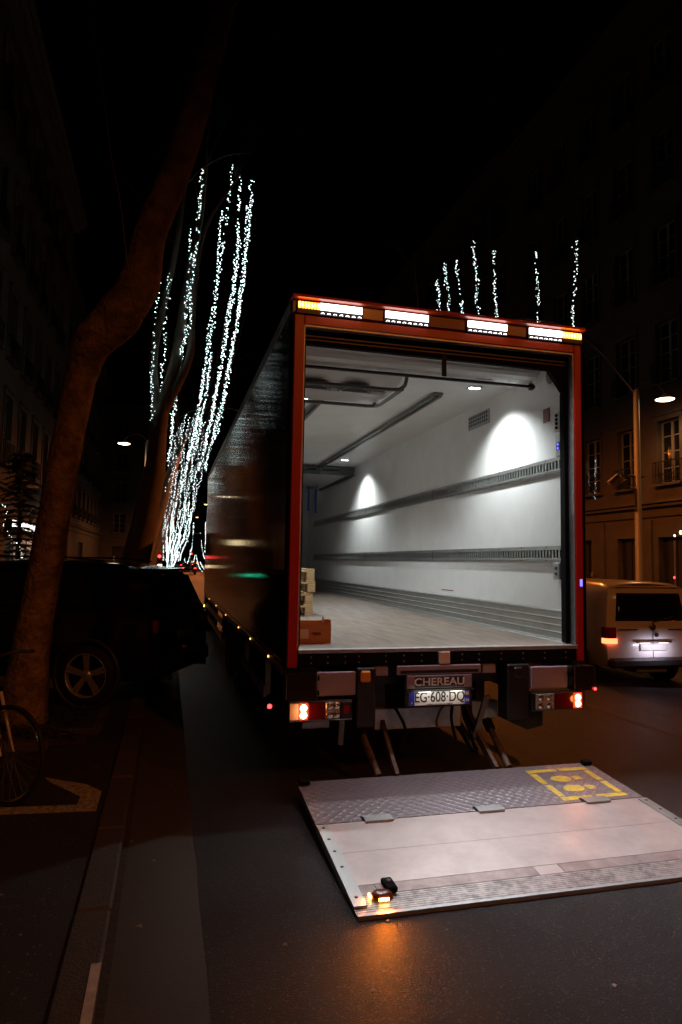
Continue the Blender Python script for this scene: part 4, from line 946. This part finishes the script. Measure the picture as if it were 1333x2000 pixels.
for x in (-1,1):
    a, c = (-1.216,-1.145) if x < 0 else (1.155,1.226)
    deck(a, c, 1.03, 1.94, .010, .001, 'edge_rail', M_alu, lift)
    sc = MB()
    for t_ in (1.07,1.22,1.37,1.55,1.86):
        p_ = PL((a+c)/2, t_, .011); sc.lathe([(0,.004),(.009,.003),(.011,0)], p_, 'z', 8)
    sc.build('rail_screws', M_dsteel, lift)
for x in (-.80,.0,.83):
    o_ = deck(x-.105,x+.105,.905,.984,.0035,.0005,'hinge_recess', M_black, lift)
    deck(x-.095,x+.095,.935,1.035,.016,.004,'hinge_leaf', M_alu, lift)
deck(-1.22,1.23,.985,1.0,-.008,-.04,'hinge_gap', M_black, lift)
for (x, t_) in ((-1.17,.07),(1.18,.06)):
    p_ = PL(x,t_,0); MB().cbox(p_.x-.04,p_.x+.04,p_.y-.03,p_.y+.03,p_.z+.001,p_.z+.035,.008).build('corner_stop', M_black, lift)
# flashing lamp and switch block on the ramp corner
p_ = PL(-1.045,1.865,.001)
w_ = MB(); w_.lathe([(.062,0),(.060,.018),(.048,.032),(.030,.040),(0,.042)], (0,0,0), 'z', 14); wl_ = w_.build('warning_light', mat('amber_dome', (0.10,0.022,0.006), 0.3, coat=.4), lift, loc=p_)
wl_.scale = (1.0,.75,.78)
MB().box(-.030,.025,-.068,-.060,.003,.020).build('lit_face', E_amberhot, wl_); MB().box(-.068,-.060,-.020,.025,.003,.022).build('lit_face', E_amberhot, wl_)
for (dx, dy, e_) in ((-.01,-.10,.85),(-.10,-.02,.4)):
    ld = bpy.data.lights.new('warning_lamp_light', 'AREA'); ld.shape = 'RECTANGLE'; ld.size = .07; ld.size_y = .02; ld.energy = e_; ld.color = (1,.20,.008)
    lo = bpy.data.objects.new('warning_lamp_light', ld); COL.objects.link(lo); lo.location = p_+Vector((dx,dy,.016)); lo.rotation_euler = (-math.radians(80),0,0) if dx > -.05 else (0,math.radians(88),0)
p_ = PL(-.98,1.79,.002); sw = MB().cbox(p_.x-.03,p_.x+.03,p_.y-.06,p_.y+.06,p_.z,p_.z+.028,.006).build('switch_block', M_black, lift)
MB().lathe([(.014,0),(.014,.006),(0,.007)], (p_.x,p_.y+.01,p_.z+.0285), 'z', 10).build('switch_knob', M_greyst, lift)
# yellow standing marks: broken frame and two footprints
ym = MB()
def yq(a, b, c, d): ym.add([PL(x, t_, .002) for x, t_ in (a, b, c, d)], [(0,1,2,3)])
X0, X1, Y0, Y1, w_ = .60, 1.13, .12, .93, .055
tw = .08
for (a, c) in ((X0, .855), (.885, X1)): yq((a,Y0),(c,Y0),(c,Y0+tw),(a,Y0+tw)); yq((a,Y1-tw),(c,Y1-tw),(c,Y1),(a,Y1))
for (a, c) in ((Y0+tw+.02,.50),(.54,Y1-tw-.02)): yq((X0,a),(X0+w_,a),(X0+w_,c),(X0,c)); yq((X1-w_,a),(X1,a),(X1,c),(X1-w_,c))
for tc_ in (.40,.66):
    pts_ = [PL(.80+.085*math.cos(i*PI/8), tc_+.085*math.sin(i*PI/8), .002) for i in range(16)]; ym.add(pts_, [list(range(16))])
    yq((.905,tc_-.055),(.975,tc_-.045),(.975,tc_+.045),(.905,tc_+.055))
ym.build('foot_marking', M_yel, lift, raw=True)
# underframe, wheels, side guards, cab
for x in (-.45,.45): MB().box(x-.04,x+.04,.25,13.2,.55,.82).build('chassis_rail', M_bpaint, truck)
for y in (1.5,3.2,5.5,8.0): MB().box(-1.2,1.2,y,y+.08,.83,.95).build('cross_bearer', M_bpaint, truck)
def truck_wheel(x, y, out):
    t_ = MB(); R_ = .50; w0 = .15
    t_.lathe([(.29,-w0),(.42,-w0*1.02),(.48,-w0*.9),(.50,-w0*.7),(.50,w0*.7),(.48,w0*.9),(.42,w0*1.02),(.29,w0),(.29,-w0)], (0,0,0), 'x', 32)
    o_ = t_.build('wheel', M_tyre, truck, loc=(x,y,R_))
    r_ = MB(); s_ = out; r_.lathe([(0,s_*.06),(.10,s_*.06),(.11,s_*.02),(.22,s_*.0),(.27,s_*.13),(.288,s_*.145)], (0,0,0), 'x', 24); r_.build('rim', M_greyst, o_)
    r_ = MB()
    for i in range(10): a = 2*PI*i/10; r_.lathe([(.016,s_*.03),(.014,s_*.06),(0,s_*.062)], (0,.165*math.cos(a),.165*math.sin(a)), 'x', 6)
    r_.build('wheel_nuts', M_galv, o_)
for y in (4.05,5.40):
    for sx in (-1,1):
        truck_wheel(sx*1.10,y,sx)
        if y < 5: truck_wheel(sx*.76,y,sx)
for sx in (-1,1): truck_wheel(sx*1.08,12.3,sx)
for sx in (-1,1):
    x0, x1 = sorted((sx*1.27,sx*.92))
    for y in (4.05,5.40):
        arc = [(y+.60*math.cos(a), .52+.56*math.sin(a)) for a in [PI*k/10 for k in range(11)]]
        arc = [q for q in arc if q[1] < .93]; 
        ins = [(y+.57*math.cos(a), .52+.53*math.sin(a)) for a in [PI*k/10 for k in range(11)]]
        for s2 in (0,1):
            seg = arc[:4] if s2 == 0 else arc[-4:]; si = ins[:4] if s2 == 0 else ins[-4:]
            MB().prism([(a,min(b,.92)) for a,b in seg]+[(a,min(b,.92)) for a,b in si][::-1], x0, x1, 'x').build('mudguard', M_bpaint, truck)
    sg = MB(); sg.box(min(sx*1.25,sx*1.28),max(sx*1.25,sx*1.28),6.3,10.9,.42,.52); sg.box(min(sx*1.25,sx*1.28),max(sx*1.25,sx*1.28),6.3,10.9,.66,.76)
    for y in (6.5,8.6,10.7): sg.box(min(sx*1.20,sx*1.249),max(sx*1.20,sx*1.249),y,y+.05,.42,.95)
    sg.build('side_guard', M_galv, truck); sg = MB(); sg.box(min(sx*1.25,sx*1.28),max(sx*1.25,sx*1.28),1.2,3.2,.50,.60)
    for y in (1.3,3.0): sg.box(min(sx*1.20,sx*1.249),max(sx*1.20,sx*1.249),y,y+.05,.50,.95)
    sg.build('side_guard', M_galv, truck)
    for y in (.77,2.08,3.30,5.2,7.3,9.4): MB().lathe([(0,sx*.010),(.008,sx*.008),(.010,0)], (sx*1.306,y,.955-.02), 'x', 10).build('marker_light', E_marker, truck)
    MB().lathe([(0,sx*.014),(.020,sx*.010),(.024,0)], (sx*1.30,11.35,.66), 'x', 12).build('marker_light', E_amberhot, truck)
MB().lathe([(0,-.02),(.014,-.015),(.018,0)], (-1.40,.03,S-.425), 'y', 10).build('outline_lamp', E_red, truck); MB().box(-1.40,-1.27,.03,.05,S-.435,S-.418).build('outline_lamp_arm', M_black, truck)
MB().lathe([(0,-.014),(.009,-.01),(.012,0)], (1.30,-.15,S-.345), 'y', 8).build('outline_lamp', E_red, truck)
MB().box(1.25,1.272,-.0345,-.0315,S+.50,S+.56).build('status_light', E_disp, truck)
cb_ = MB(); cb_.prism([(BL+.25,.55),(BL+2.1,.55),(BL+2.2,1.4),(BL+2.05,2.9),(BL+1.7,3.15),(BL+.25,3.15)], -1.2, 1.2, 'x'); cbo = cb_.build('cab', M_panel, truck)
MB().cbox(-1.1,1.1,BL+.02,BL+.42,2.3,3.6,.05).build('fridge_unit', M_hous, truck)
for sx in (-1,1):
    MB().prism([(BL+1.0,1.75),(BL+1.95,1.75),(BL+1.85,2.7),(BL+1.0,2.7)], *sorted((sx*1.2005,sx*1.208)), 'x').build('cab_window', M_glass, cbo)
    MB().cbox(*sorted((sx*1.32,sx*1.55)),BL+2.0,BL+2.12,1.9,2.5,.03).build('wing_mirror', M_plast, cbo)
MB().prism([(BL+2.205,1.5),(BL+2.215,1.5),(BL+2.09,2.75),(BL+2.075,2.75)], -1.05,1.05,'x').build('windscreen', M_glass, cbo)

# ------------------------------------------------------------------ load: pallets and a fruit carton
def make_pallet(label):
    t = thing('wooden_pallet', label, 'pallet', group='pallets stacked in the load space')
    for i in range(5):
        x = -.6+.25*i if False else 0
    # 1.2 (x) by 0.8 (y)
    for i in range(5):
        y = -.4+i*.17; MB().cbox(-.6,.6,y,y+.12,.122,.144,.003).build('deck_plank', M_wood, t)
    for x in (-.6,-.07,.455): MB().cbox(x,x+.145,-.4,.4,.100,.1215,.003).build('cross_plank', M_wood, t)
    for x in (-.6,-.07,.455):
        for y in (-.4,-.05,.30): MB().cbox(x,x+.145,y,y+.10,.0225,.0995,.004).build('block', M_wood, t)
    for y in (-.4,-.05,.30): MB().cbox(-.6,.6,y,y+.10,0,.022,.003).build('bottom_plank', M_wood, t)
    return t
pal = make_pallet('top wooden pallet of the stack of four in the load space')
for i, lb in enumerate(('top wooden pallet of the stack of four in the load space','second wooden pallet from the top of the stack in the load space','third wooden pallet from the top, shifted slightly left','bottom wooden pallet of the stack, standing on the load floor')):
    o = pal if i == 0 else copy_tree(pal); o['label'] = lb
    o.location = (-.805+(0,.008,-.008,-.012)[i], 3.68+(0,-.01,.01,0)[i], S+.001+.146*(3-i)); o.rotation_euler = (0,0,PI/2+(0,.006,-.008,0)[i])
bx_ = thing('fruit_carton', 'open orange brown cardboard tray standing on the load floor inside the red frame', 'box', (-1.02,.36,S+.001))
q = MB(); L_, W_, H_ = .17, .20, .16
q.box(-L_,L_,-.0,.006,0,H_); q.build('side_wall', M_card, bx_)
q = MB(); q.box(-L_,L_,W_*1.6-.006,W_*1.6,0,H_); q.build('side_wall', M_card, bx_)
for x in (-L_, L_-.006):
    q = MB(); q.prism([(.006,0),(W_*1.6-.006,0),(W_*1.6-.006,H_+.03),(W_*1.3,H_+.03),(W_*1.1,H_-.02),(W_*.5,H_-.02),(W_*.3,H_+.03),(.006,H_+.03)], x, x+.006, 'x'); q.build('end_wall', M_card, bx_)
for (x, y) in ((L_-.06,.0065),(-L_+.006,.0065)): MB().box(x,x+.05,y,y+.05,H_-.01,H_+.035).build('corner_post', M_cardin, bx_)
MB().box(-L_+.006,L_-.006,.006,W_*1.6-.006,.001,.006).build('bottom', M_cardin, bx_)
MB().box(-.12,-.02,-.002,-.0005,.04,.115).build('paper_label', M_label, bx_)
MB().prism([(-.005,.085),(.03,.092),(.085,.088),(.085,.068),(.03,.062),(.01,.075)], -.0015, -.0005, 'y').build('printed_logo', M_pred, bx_)

# ------------------------------------------------------------------ cars
def car_body(name, st, zl, wf, parent, m, tail=0.10, nose=0.10, capn=7):
    """st: list of (y, [heights of the rings], [half widths]); surfaces joined as one mesh"""
    g_ = MB(); K = len(st[0][1]); rows = []
    for y, zs, ws, dy in st:
        ring = [Vector((-w_, y+d, z_)) for z_, w_, d in zip(zs, ws, dy)]
        top = [Vector((w_, y+d, z_)) for z_, w_, d in zip(zs, ws, dy)][::-1]
        mid = []
        for j in range(1, 6):
            t_ = j/6; wv = ws[-1]; mid.append(Vector((-wv+2*wv*t_, y+dy[-1], zs[-1]+.035*math.sin(PI*t_))))
        rows.append(ring+mid+top)
    n_ = len(rows[0]); vs_ = [p for r in rows for p in r]
    g_.add(vs_, [(i*n_+j, i*n_+j+1, (i+1)*n_+j+1, (i+1)*n_+j) for i in range(len(rows)-1) for j in range(n_-1)], True)
    for r, sg, bulge in ((rows[0],-1,tail),(rows[-1],1,nose)):
        L_ = r[:K]; R_ = r[::-1][:K]; cv = []
        for a, b in zip(L_, R_):
            for j in range(capn+1):
                t_ = j/capn; p = a.lerp(b, t_); p = p+Vector((0, sg*bulge*(1-(2*t_-1)**4)*.6, 0)); cv.append(p)
        m_ = capn+1; g_.add(cv, [(i*m_+j, i*m_+j+1, (i+1)*m_+j+1, (i+1)*m_+j) for i in range(K-1) for j in range(capn)], True)
        mid = [a for a in r[K:K+5]]
    lo_ = [r[0] for r in rows]; ro_ = [r[-1] for r in rows]; k_ = len(rows)
    g_.add(lo_+ro_, [(i, i+1, k_+i+1, k_+i) for i in range(k_-1)])
    return g_.build(name, m, parent)
def car_wheel(parent, x, y, R_, out, spokes=5, hub=M_rim):
    t_ = MB(); w0 = .11; r0 = R_*.70
    t_.lathe([(r0,-w0),(R_*.9,-w0*1.02),(R_*.98,-w0*.8),(R_,-w0*.5),(R_,w0*.5),(R_*.98,w0*.8),(R_*.9,w0*1.02),(r0,w0),(r0,-w0)], (0,0,0), 'x', 32)
    o_ = t_.build('wheel', M_tyre, parent, loc=(x,y,R_)); r_ = MB(); s_ = out
    r_.lathe([(r0*.94,s_*.05),(r0*.96,s_*w0*.98),(r0*1.0,s_*w0*1.03),(r0*1.03,s_*w0*.9)], (0,0,0), 'x', 32)
    r_.lathe([(0,s_*.095),(.05,s_*.093),(.065,s_*.07)], (0,0,0), 'x', 16)
    for i in range(spokes):
        for d_ in (-.10,.10):
            a = 2*PI*i/spokes+d_+.3; e = Vector((0,math.cos(a),math.sin(a))); p = Vector((0,-math.sin(a),math.cos(a)))
            vs_ = []
            for rr_, wd_, xo in ((.045,.022,.085),(r0*.97,.017,.10)):
                for q_ in (-1,1):
                    for dx in (0,-.03): vs_.append(e*rr_+p*q_*wd_+Vector((s_*(xo+dx),0,0)))
            r_.add(vs_, [(0,2,6,4),(1,5,7,3),(0,4,5,1),(2,3,7,6),(0,1,3,2),(4,6,7,5)])
    r_.build('rim', hub, o_)
    MB().lathe([(0,s_*.02),(r0*.9,s_*.02)], (0,0,0), 'x', 24).build('brake_disc', M_dark, o_)
    return o_
def patch(name, pts, m, parent, th=.006):
    """thin pane through 4 or more points, given real thickness"""
    P_ = [Vector(p) for p in pts]; n_ = (P_[1]-P_[0]).cross(P_[2]-P_[1]).normalized()*th; k = len(P_)
    return MB().add(P_+[p-n_ for p in P_], [list(range(k)), list(range(2*k-1,k-1,-1))]+[(i,(i+1) % k,k+(i+1) % k,k+i) for i in range(k)]).build(name, m, parent)
# --- dark SUV: local +y forward, rear at y=0
def make_suv():
    t = thing('parked_car', 'black estate style SUV parked at an angle on the left pavement', 'car', (-2.45,3.05,.03), 0)
    # rear right corner at (-1.75,4.8); heading 22 degrees away from -x
    hd = Vector((-math.cos(math.radians(22)), math.sin(math.radians(22)))); 
    t.rotation_euler = (0,0,math.atan2(hd.y,hd.x)-PI/2)
    mid = Vector((-2.33,3.02))+Vector((.375,.927))*.92
    t.location = (mid.x, mid.y, .03)
    #        y     z: sill .. belt .. roof        half widths                      lean
    Z = lambda *a: list(a)
    def st(y, zr, wr, k=1.0, zb=1.08, lean=None):
        zs = [.30,.42,.62,.86,zb,zb+.06,(zb+zr)/2,zr-.05,zr]
        ws = [.86*k,.93*k,.955*k,.955*k,.93*k,.90*k,(.90*k+wr)/2+.02,wr+.03,wr-.05]
        return (y, zs, ws, lean or [0]*9)
    sts = [st(.0,1.58,.60,.97,lean=[.10,.0,-.02,.0,.02,.06,.13,.22,.27]), st(.12,1.60,.63,.99,lean=[.06,.0,0,.0,.02,.05,.10,.18,.23]), st(.6,1.645,.66,1,lean=[0,0,0,0,0,0,0,0,0]), st(1.2,1.67,.67), st(2.0,1.68,.67), st(2.7,1.64,.65), st(3.2,1.40,.64,1), st(3.6,1.18,.66,.99), st(4.2,1.10,.72,.97), st(4.6,.98,.72,.90)]
    for s_ in sts[-3:]:
        s_[1][4:] = [min(z_, s_[1][8]) for z_ in s_[1][4:]]
        for q in range(4,9): s_[1][q] = .86+(s_[1][8]-.86)*(q-3)/5
    car_body('body', sts, None, None, t, M_carb, .08, .15)
    # rear window (sits on the leaning tail)
    patch('rear_window', [(-.66,.035,1.20),(.66,.035,1.20),(.56,.165,1.52),(-.56,.165,1.52)], M_glass, t, -.02)
    MB().cbox(-.58,.58,.10,.36,1.588,1.615,.01).build('roof_spoiler', M_carb, t)
    for sx in (-1,1):
        patch('side_window', [(sx*.905,.75,1.16),(sx*.905,1.55,1.16),(sx*.80,1.55,1.54),(sx*.80,.95,1.52)], M_glass, t, .01*sx)
        patch('side_window', [(sx*.905,1.62,1.16),(sx*.905,2.55,1.16),(sx*.80,2.45,1.54),(sx*.80,1.62,1.54)], M_glass, t, .01*sx)
        MB().tube([(sx*.70,.75,1.70),(sx*.70,1.2,1.735),(sx*.70,2.3,1.74),(sx*.70,2.7,1.69)], .012, 6).build('roof_rail', M_carb, t)
        q = MB(); a0, a1 = sorted((sx*.50,sx*.90)); q.cbox(a0,a1,-.05,.10,.86,1.02,.02); tl = q.build('tail_light', M_redlens, t)
        for k in range(4): MB().octa((sx*(.58+.07*k),-.054,.90+.03*(k % 2)),.006).build('lens_glint', M_chrome, tl)
        MB().cbox(*sorted((sx*.42,sx*.80)),-.075,-.05,.47,.50,.006).build('rear_reflector', M_redlens, t)
        MB().cbox(*sorted((sx*.93,sx*1.10)),2.42,2.60,1.08,1.22,.03).build('wing_mirror', M_carb, t)
        for y in (.78,3.62):
            car_wheel(t, sx*.86, y, .365, sx)
            a = MB(); a.lathe([(.415,sx*-.03),(.415,sx*.045),(.375,sx*.045),(.375,sx*-.03)], (sx*.93,y,.385), 'x', 32); a.build('wheel_arch', M_plast, t)
    MB().cbox(-.85,.85,-.10,.05,.34,.56,.04).build('rear_bumper', M_plast, t)
    MB().cbox(-.45,.45,-.055,-.03,.885,.90,.004).build('chrome_strip', M_chrome, t)
    np2 = MB().cbox(-.26,.26,-.075,-.05,.74,.85,.004).build('licence_plate', mat('dim_plate', (0.6,0.55,0.5), 0.4), t)
    for x in (-.62,.62): MB().tube([(x,-.12,.33),(x,.10,.33)], .04, 12).build('exhaust_tip', M_chrome, t)
    return t
suv = make_suv()
# --- white van on the carriageway
def make_van():
    X, Y = 5.72, 4.5
    t = thing('delivery_van', 'white compact panel van driving past on the road right of the truck', 'van', (X,Y,gz(X)+.0), math.radians(-1))
    def st(y, zr, wr, lean=None, k=1.0):
        zs = [.34,.46,.62,.80,.98,1.06,1.30,1.56,1.64,zr]; ws = [.84*k,.87*k,.885*k,.89*k,.885*k,.875*k,.84*k,.79*k,.76*k,wr]
        return (y, zs, ws, lean or [0]*10)
    ln = [.03,.0,0,.01,.02,.03,.06,.10,.13,.20]
    S_ = [st(0,1.68,.64,ln,.965), st(.06,1.70,.67,[q*.9 for q in ln],.99), st(.3,1.72,.69,[q*.4 for q in ln]), st(1,1.73,.69), st(2.4,1.73,.69), st(3.0,1.68,.66)]
    f2 = st(3.5,1.32,.66); f3 = st(4.0,1.10,.68,None,.98); f4 = st(4.35,.98,.68,None,.93)
    for s_ in (f2,f3,f4):
        for q in range(5,10): s_[1][q] = .98+(s_[1][9]-.98)*(q-4)/5
    for q in range(3,10): f4[1][q] = .62+(.98-.62)*(q-2)/7
    car_body('body', S_+[f2,f3,f4], None, None, t, M_vanw, .05, .15)
    g_ = MB(); pts_ = []
    # rear window following the tail's lean
    def tail(x, z_): 
        zt_ = [.34,.46,.62,.80,.98,1.06,1.30,1.56,1.64,1.68]
        for i in range(9):
            if zt_[i] <= z_ <= zt_[i+1]: l = ln[i]+(ln[i+1]-ln[i])*(z_-zt_[i])/(zt_[i+1]-zt_[i]); break
        hw = .84; return Vector((x, l-.05*.6*(1-(x/hw)**4)-.006, z_))
    nx, nz = 8, 6; 
    for j in range(nz+1):
        z_ = 1.10+.46*j/nz; hw = .68-.07*j/nz
        for i in range(nx+1): pts_.append(tail(-hw+2*hw*i/nx, z_))
    g_.add(pts_, [(j*(nx+1)+i, j*(nx+1)+i+1, (j+1)*(nx+1)+i+1, (j+1)*(nx+1)+i) for j in range(nz) for i in range(nx)], True)
    w_ = g_.build('rear_window', M_glass, t, raw=True); so = w_.modifiers.new('thickness','SOLIDIFY'); so.thickness = .01
    MB().cbox(-.62,.62,.06,.22,1.655,1.675,.008).build('roof_spoiler', M_vanw, t)
    for sx in (-1,1):
        q = MB(); q.prism([(sx*.885,.10),(sx*.885,-.0),(sx*.84,-.045),(sx*.72,-.055),(sx*.72,.10)], .82, 1.0, 'z'); tl = q.build('tail_light', M_redlens, t)
        q = MB(); q.prism([(sx*.887,.10),(sx*.887,-.0),(sx*.842,-.047),(sx*.70,-.057),(sx*.70,.10)], .735, .815, 'z'); q.build('lit_tail_light', mat('van_tail_glow', (1,.2,.1), .3, emit=((1.0,.14,.05), 5.0)), t) if sx < 0 else q.build('lit_tail_light', bpy.data.materials['van_tail_glow'], t)
        MB().cbox(*sorted((sx*.66,sx*.30)),-.052,-.035,.955,.972,.004).build('crease', M_plast, t)
        car_wheel(t, sx*.77, .78, .31, sx, hub=M_greyst); car_wheel(t, sx*.77, 3.5, .31, sx, hub=M_greyst)
        for y in (.78,3.5):
            a = MB(); a.lathe([(.36,sx*-.03),(.36,sx*.02),(.315,sx*.02),(.315,sx*-.03)], (sx*.87,y,.33), 'x', 28); a.build('wheel_arch', M_plast, t)
        patch('side_window', [(sx*.872,2.35,1.10),(sx*.872,3.15,1.10),(sx*.80,2.95,1.52),(sx*.80,2.35,1.52)], M_glass, t, .006*sx)
        MB().box(*sorted((sx*.892,sx*.899)),.9,2.2,1.045,1.06).build('slide_rail', M_plast, t)
        MB().cbox(*sorted((sx*.88,sx*1.05)),2.95,3.1,1.05,1.22,.03).build('wing_mirror', M_plast, t)
    MB().cbox(-.84,.84,-.12,.04,.34,.50,.04).build('rear_bumper', M_plast, t)
    MB().lathe([(0,-.012),(.05,-.008),(.06,0)], (0,-.035,1.0), 'y', 16).build('round_badge', M_greyst, t)
    hd_ = MB().cbox(-.34,.34,-.075,-.04,.745,.775,.006).build('plate_lamp_bar', M_plast, t)
    for x in (-.18,.18): MB().box(x-.09,x+.09,-.073,-.05,.739,.744).build('plate_lamp', E_plate, hd_)
    vp = MB().cbox(-.26,.26,-.055,-.04,.615,.725,.004).build('licence_plate', mat('van_plate', (0.35,0.34,0.33), .4), t)
    MB().tube([(0,-.03,1.09),(.05,-.045,1.10),(.42,.005,1.17)], .008, 6).build('wiper', M_plast, t)
    MB().box(-.003,.003,-.0405,-.030,.50,1.08).build('door_seam', M_plast, t)
    MB().cbox(.03,.10,-.052,-.035,.84,.90,.005).build('door_handle', M_plast, t)
    MB().cbox(-.3,.3,.0,.4,.24,.335,.02).build('exhaust_box', M_galv, t)
    ld = bpy.data.lights.new('plate_fill_light', 'AREA'); ld.shape = 'RECTANGLE'; ld.size = .5; ld.size_y = .03; ld.energy = 2.0; ld.color = (.93,.82,1)  # added violet-white fill that brightens the van's rear
    lo = bpy.data.objects.new('plate_fill_light', ld); COL.objects.link(lo); lo.parent = t; lo.location = (0,-.22,.70); lo.rotation_euler = (math.radians(55),0,0)
    return t
van = make_van()
# --- dark parked car at the far right kerb (copy of nothing: a low dark hatchback)
def far_car(loc, rz, label, m, tail=True, lit=E_red):
    t = thing('parked_car' if not tail else 'moving_car', label, 'car', loc, rz)
    def st(y, zr, wr, k=1.0):
        zs = [.28,.45,.65,.88,.95,1.15,zr-.05,zr]; ws = [.78*k,.84*k,.86*k,.84*k,.80*k,.72*k,wr,wr-.06]
        if zr < 1.2: zs = [.28,.45,.6]+[.6+(zr-.6)*q/5 for q in range(1,6)]
        return (y, zs, ws, [0]*8)
    car_body('body', [st(0,1.0,.66,.95),st(.25,1.30,.60),st(.8,1.42,.60),st(1.9,1.44,.60),st(2.6,1.30,.58),st(3.1,1.02,.66),st(3.8,.92,.66,.97),st(4.1,.75,.60,.9)], None, None, t, m, .05, .1)
    patch('rear_window', [(-.60,.02,1.02),(.60,.02,1.02),(.54,.24,1.27),(-.54,.24,1.27)], M_glass, t, -.01)
    for sx in (-1,1):
        MB().cbox(*sorted((sx*.58,sx*.80)),-.06,.02,.72,.84,.01).build('tail_light', lit if tail else M_redlens, t)
        for y in (.7,3.2): car_wheel(t, sx*.76, y, .31, sx, hub=M_greyst)
        patch('side_window', [(sx*.79,.6,.98),(sx*.79,2.5,.98),(sx*.64,2.3,1.36),(sx*.64,.8,1.36)], M_glass, t, .008*sx)
    return t
far_car((9.15,6.2,gz(9.15)), 0, 'dark parked hatchback at the right kerb beyond the white van', M_carb, tail=False)
far_car((.2,75,0), 0, 'distant car with red tail lights, nearest of those far down the street', M_carb)
far_car((2.3,100,gz(2.3)), 0, 'distant car with red tail lights beside the truck edge far down the street', M_carb)
far_car((-.6,120,0), 0, 'most distant small car with red tail lights at the end of the street', M_carb)
# traffic lights down the street
def traffic_light(px_, py_, D_, label, lit, m):
    p = at(px_, py_, D_); t = thing('traffic_light', label, 'traffic light', (p.x,p.y,.03)); h = p.z-.03
    MB().cyl((0,0,0),(0,0,h+.5),.05,.05,10).build('pole', M_pole, t); hs_ = MB().cbox(-.15,.15,-.22,-.06,h-.62,h+.25,.02).build('signal_head', M_bpaint, t)
    for k in range(3):
        MB().lathe([(0,-.03),(.08,-.02),(.10,0)], (0,-.222,h+.08-.27*k), 'y', 14).build('signal_lens', m if k == lit else M_darklens, hs_)
    return t
traffic_light(312,1089,42,'traffic light glowing red at the foot of the light strings', 0, E_red)
traffic_light(374,1083,75,'small distant traffic light glowing red among the far garlands', 0, E_red)
traffic_light(222,1104,36,'small traffic light glowing green above the roof of the black car', 2, E_green)
p = at(291,1056,24); t = thing('lit_sign', 'small square warm white lit sign on a thin post beside the second tree', 'sign', (p.x,p.y,.03))
MB().cbox(-.10,.10,-.06,.02,p.z-.13,p.z+.07,.01).build('sign_box', E_warm, t); MB().cyl((0,0,0),(0,0,p.z-.13),.03,.03,8).build('post', M_pole, t)
p = at(309,1105,38); t = thing('lit_sign', 'tiny warm white lit sign just under the red traffic light', 'sign', (p.x+.1,p.y,.03))
MB().cbox(-.12,.12,-.06,.02,p.z-.12,p.z+.06,.01).build('sign_box', E_warm, t); MB().cyl((0,0,0),(0,0,p.z-.12),.03,.03,8).build('post', M_pole, t)

# ------------------------------------------------------------------ bicycle leaning at the left edge
bk = thing('bicycle', 'bicycle with a thin silver fork standing at the left edge in front of the tree', 'bicycle', (0,0,.03), 0)
_q = CAM+ray(4,1572)*((.03-CAM.z)/ray(4,1572).z); bk.location = (_q.x,_q.y,.03)
# wheel plane turned; local x along the bike (front at +x)
bk.rotation_euler = (math.radians(-4),0,math.radians(-38))
R_ = .335
def bike_wheel(x):
    t_ = MB(); t_.tube([(x+R_*math.cos(2*PI*i/40),0,R_+R_*.985*math.sin(2*PI*i/40)) for i in range(41)], .016, 8, cap=False); w_ = t_.build('wheel', M_tyre, bk)
    r_ = MB(); r_.tube([(x+(R_-.028)*math.cos(2*PI*i/40),0,R_+(R_-.028)*math.sin(2*PI*i/40)) for i in range(41)], .011, 8, cap=False); r_.build('rim', M_chrome, w_)
    s_ = MB()
    for i in range(28):
        a = 2*PI*i/28; sg = (-1)**i*.03; s_.tube([(x+.02*math.cos(a+.6),sg,R_+.02*math.sin(a+.6)),(x+(R_-.03)*math.cos(a),0,R_+(R_-.03)*math.sin(a))], .0013, 3, cap=False)
    s_.build('spokes', M_galv, w_); MB().tube([(x,-.05,R_),(x,.05,R_)], .018, 10).build('hub', M_dsteel, w_)
bike_wheel(0); bike_wheel(-1.03)
M_fork = mat('silver_white_paint', (0.62,0.60,0.58), 0.3, coat=.5)
for s_ in (-1,1):
    pts, rr = limb_path([(0,s_*.055,R_),(-.06,s_*.055,R_+.12),(-.14,s_*.05,R_+.30),(-.17,s_*.03,R_+.42)], [.009,.011,.013,.014], sub=4); MB().tube(pts, rr, 8).build('fork_blade', M_fork, bk)
MB().tube([(-.17,0,R_+.40),(-.23,0,R_+.62)], .018, 10).build('head_tube', M_fork, bk)
fm = MB(); fm.tube([(-.18,0,R_+.44),(-.60,0,R_-.04)], .017, 8); fm.tube([(-.22,0,R_+.58),(-.75,0,R_+.52)], .014, 8); fm.tube([(-.60,0,R_-.04),(-.78,0,R_+.58)], .015, 8); fm.tube([(-.60,0,R_-.04),(-1.03,.05,R_)], .010, 8); fm.tube([(-.76,0,R_+.50),(-1.03,.05,R_)], .009, 8); fm.build('frame', M_fork, bk)
MB().cbox(-.93,-.66,-.06,.06,R_+.60,R_+.64,.02).build('saddle', M_black, bk)
MB().tube([(-.14,-.27,R_+.70),(-.18,-.12,R_+.70),(-.23,0,R_+.66),(-.18,.12,R_+.70),(-.14,.27,R_+.70)], .012, 8).build('handlebar', M_dsteel, bk)
MB().tube([(-.17+.07*math.cos(a)+.0,0,0) for a in (0,1)], .001, 3) if False else None
mg = None if True else 0; arc = [((R_+.035)*math.cos(a), 0, R_+(R_+.035)*math.sin(a)) for a in [math.radians(60+10*i) for i in range(11)]]
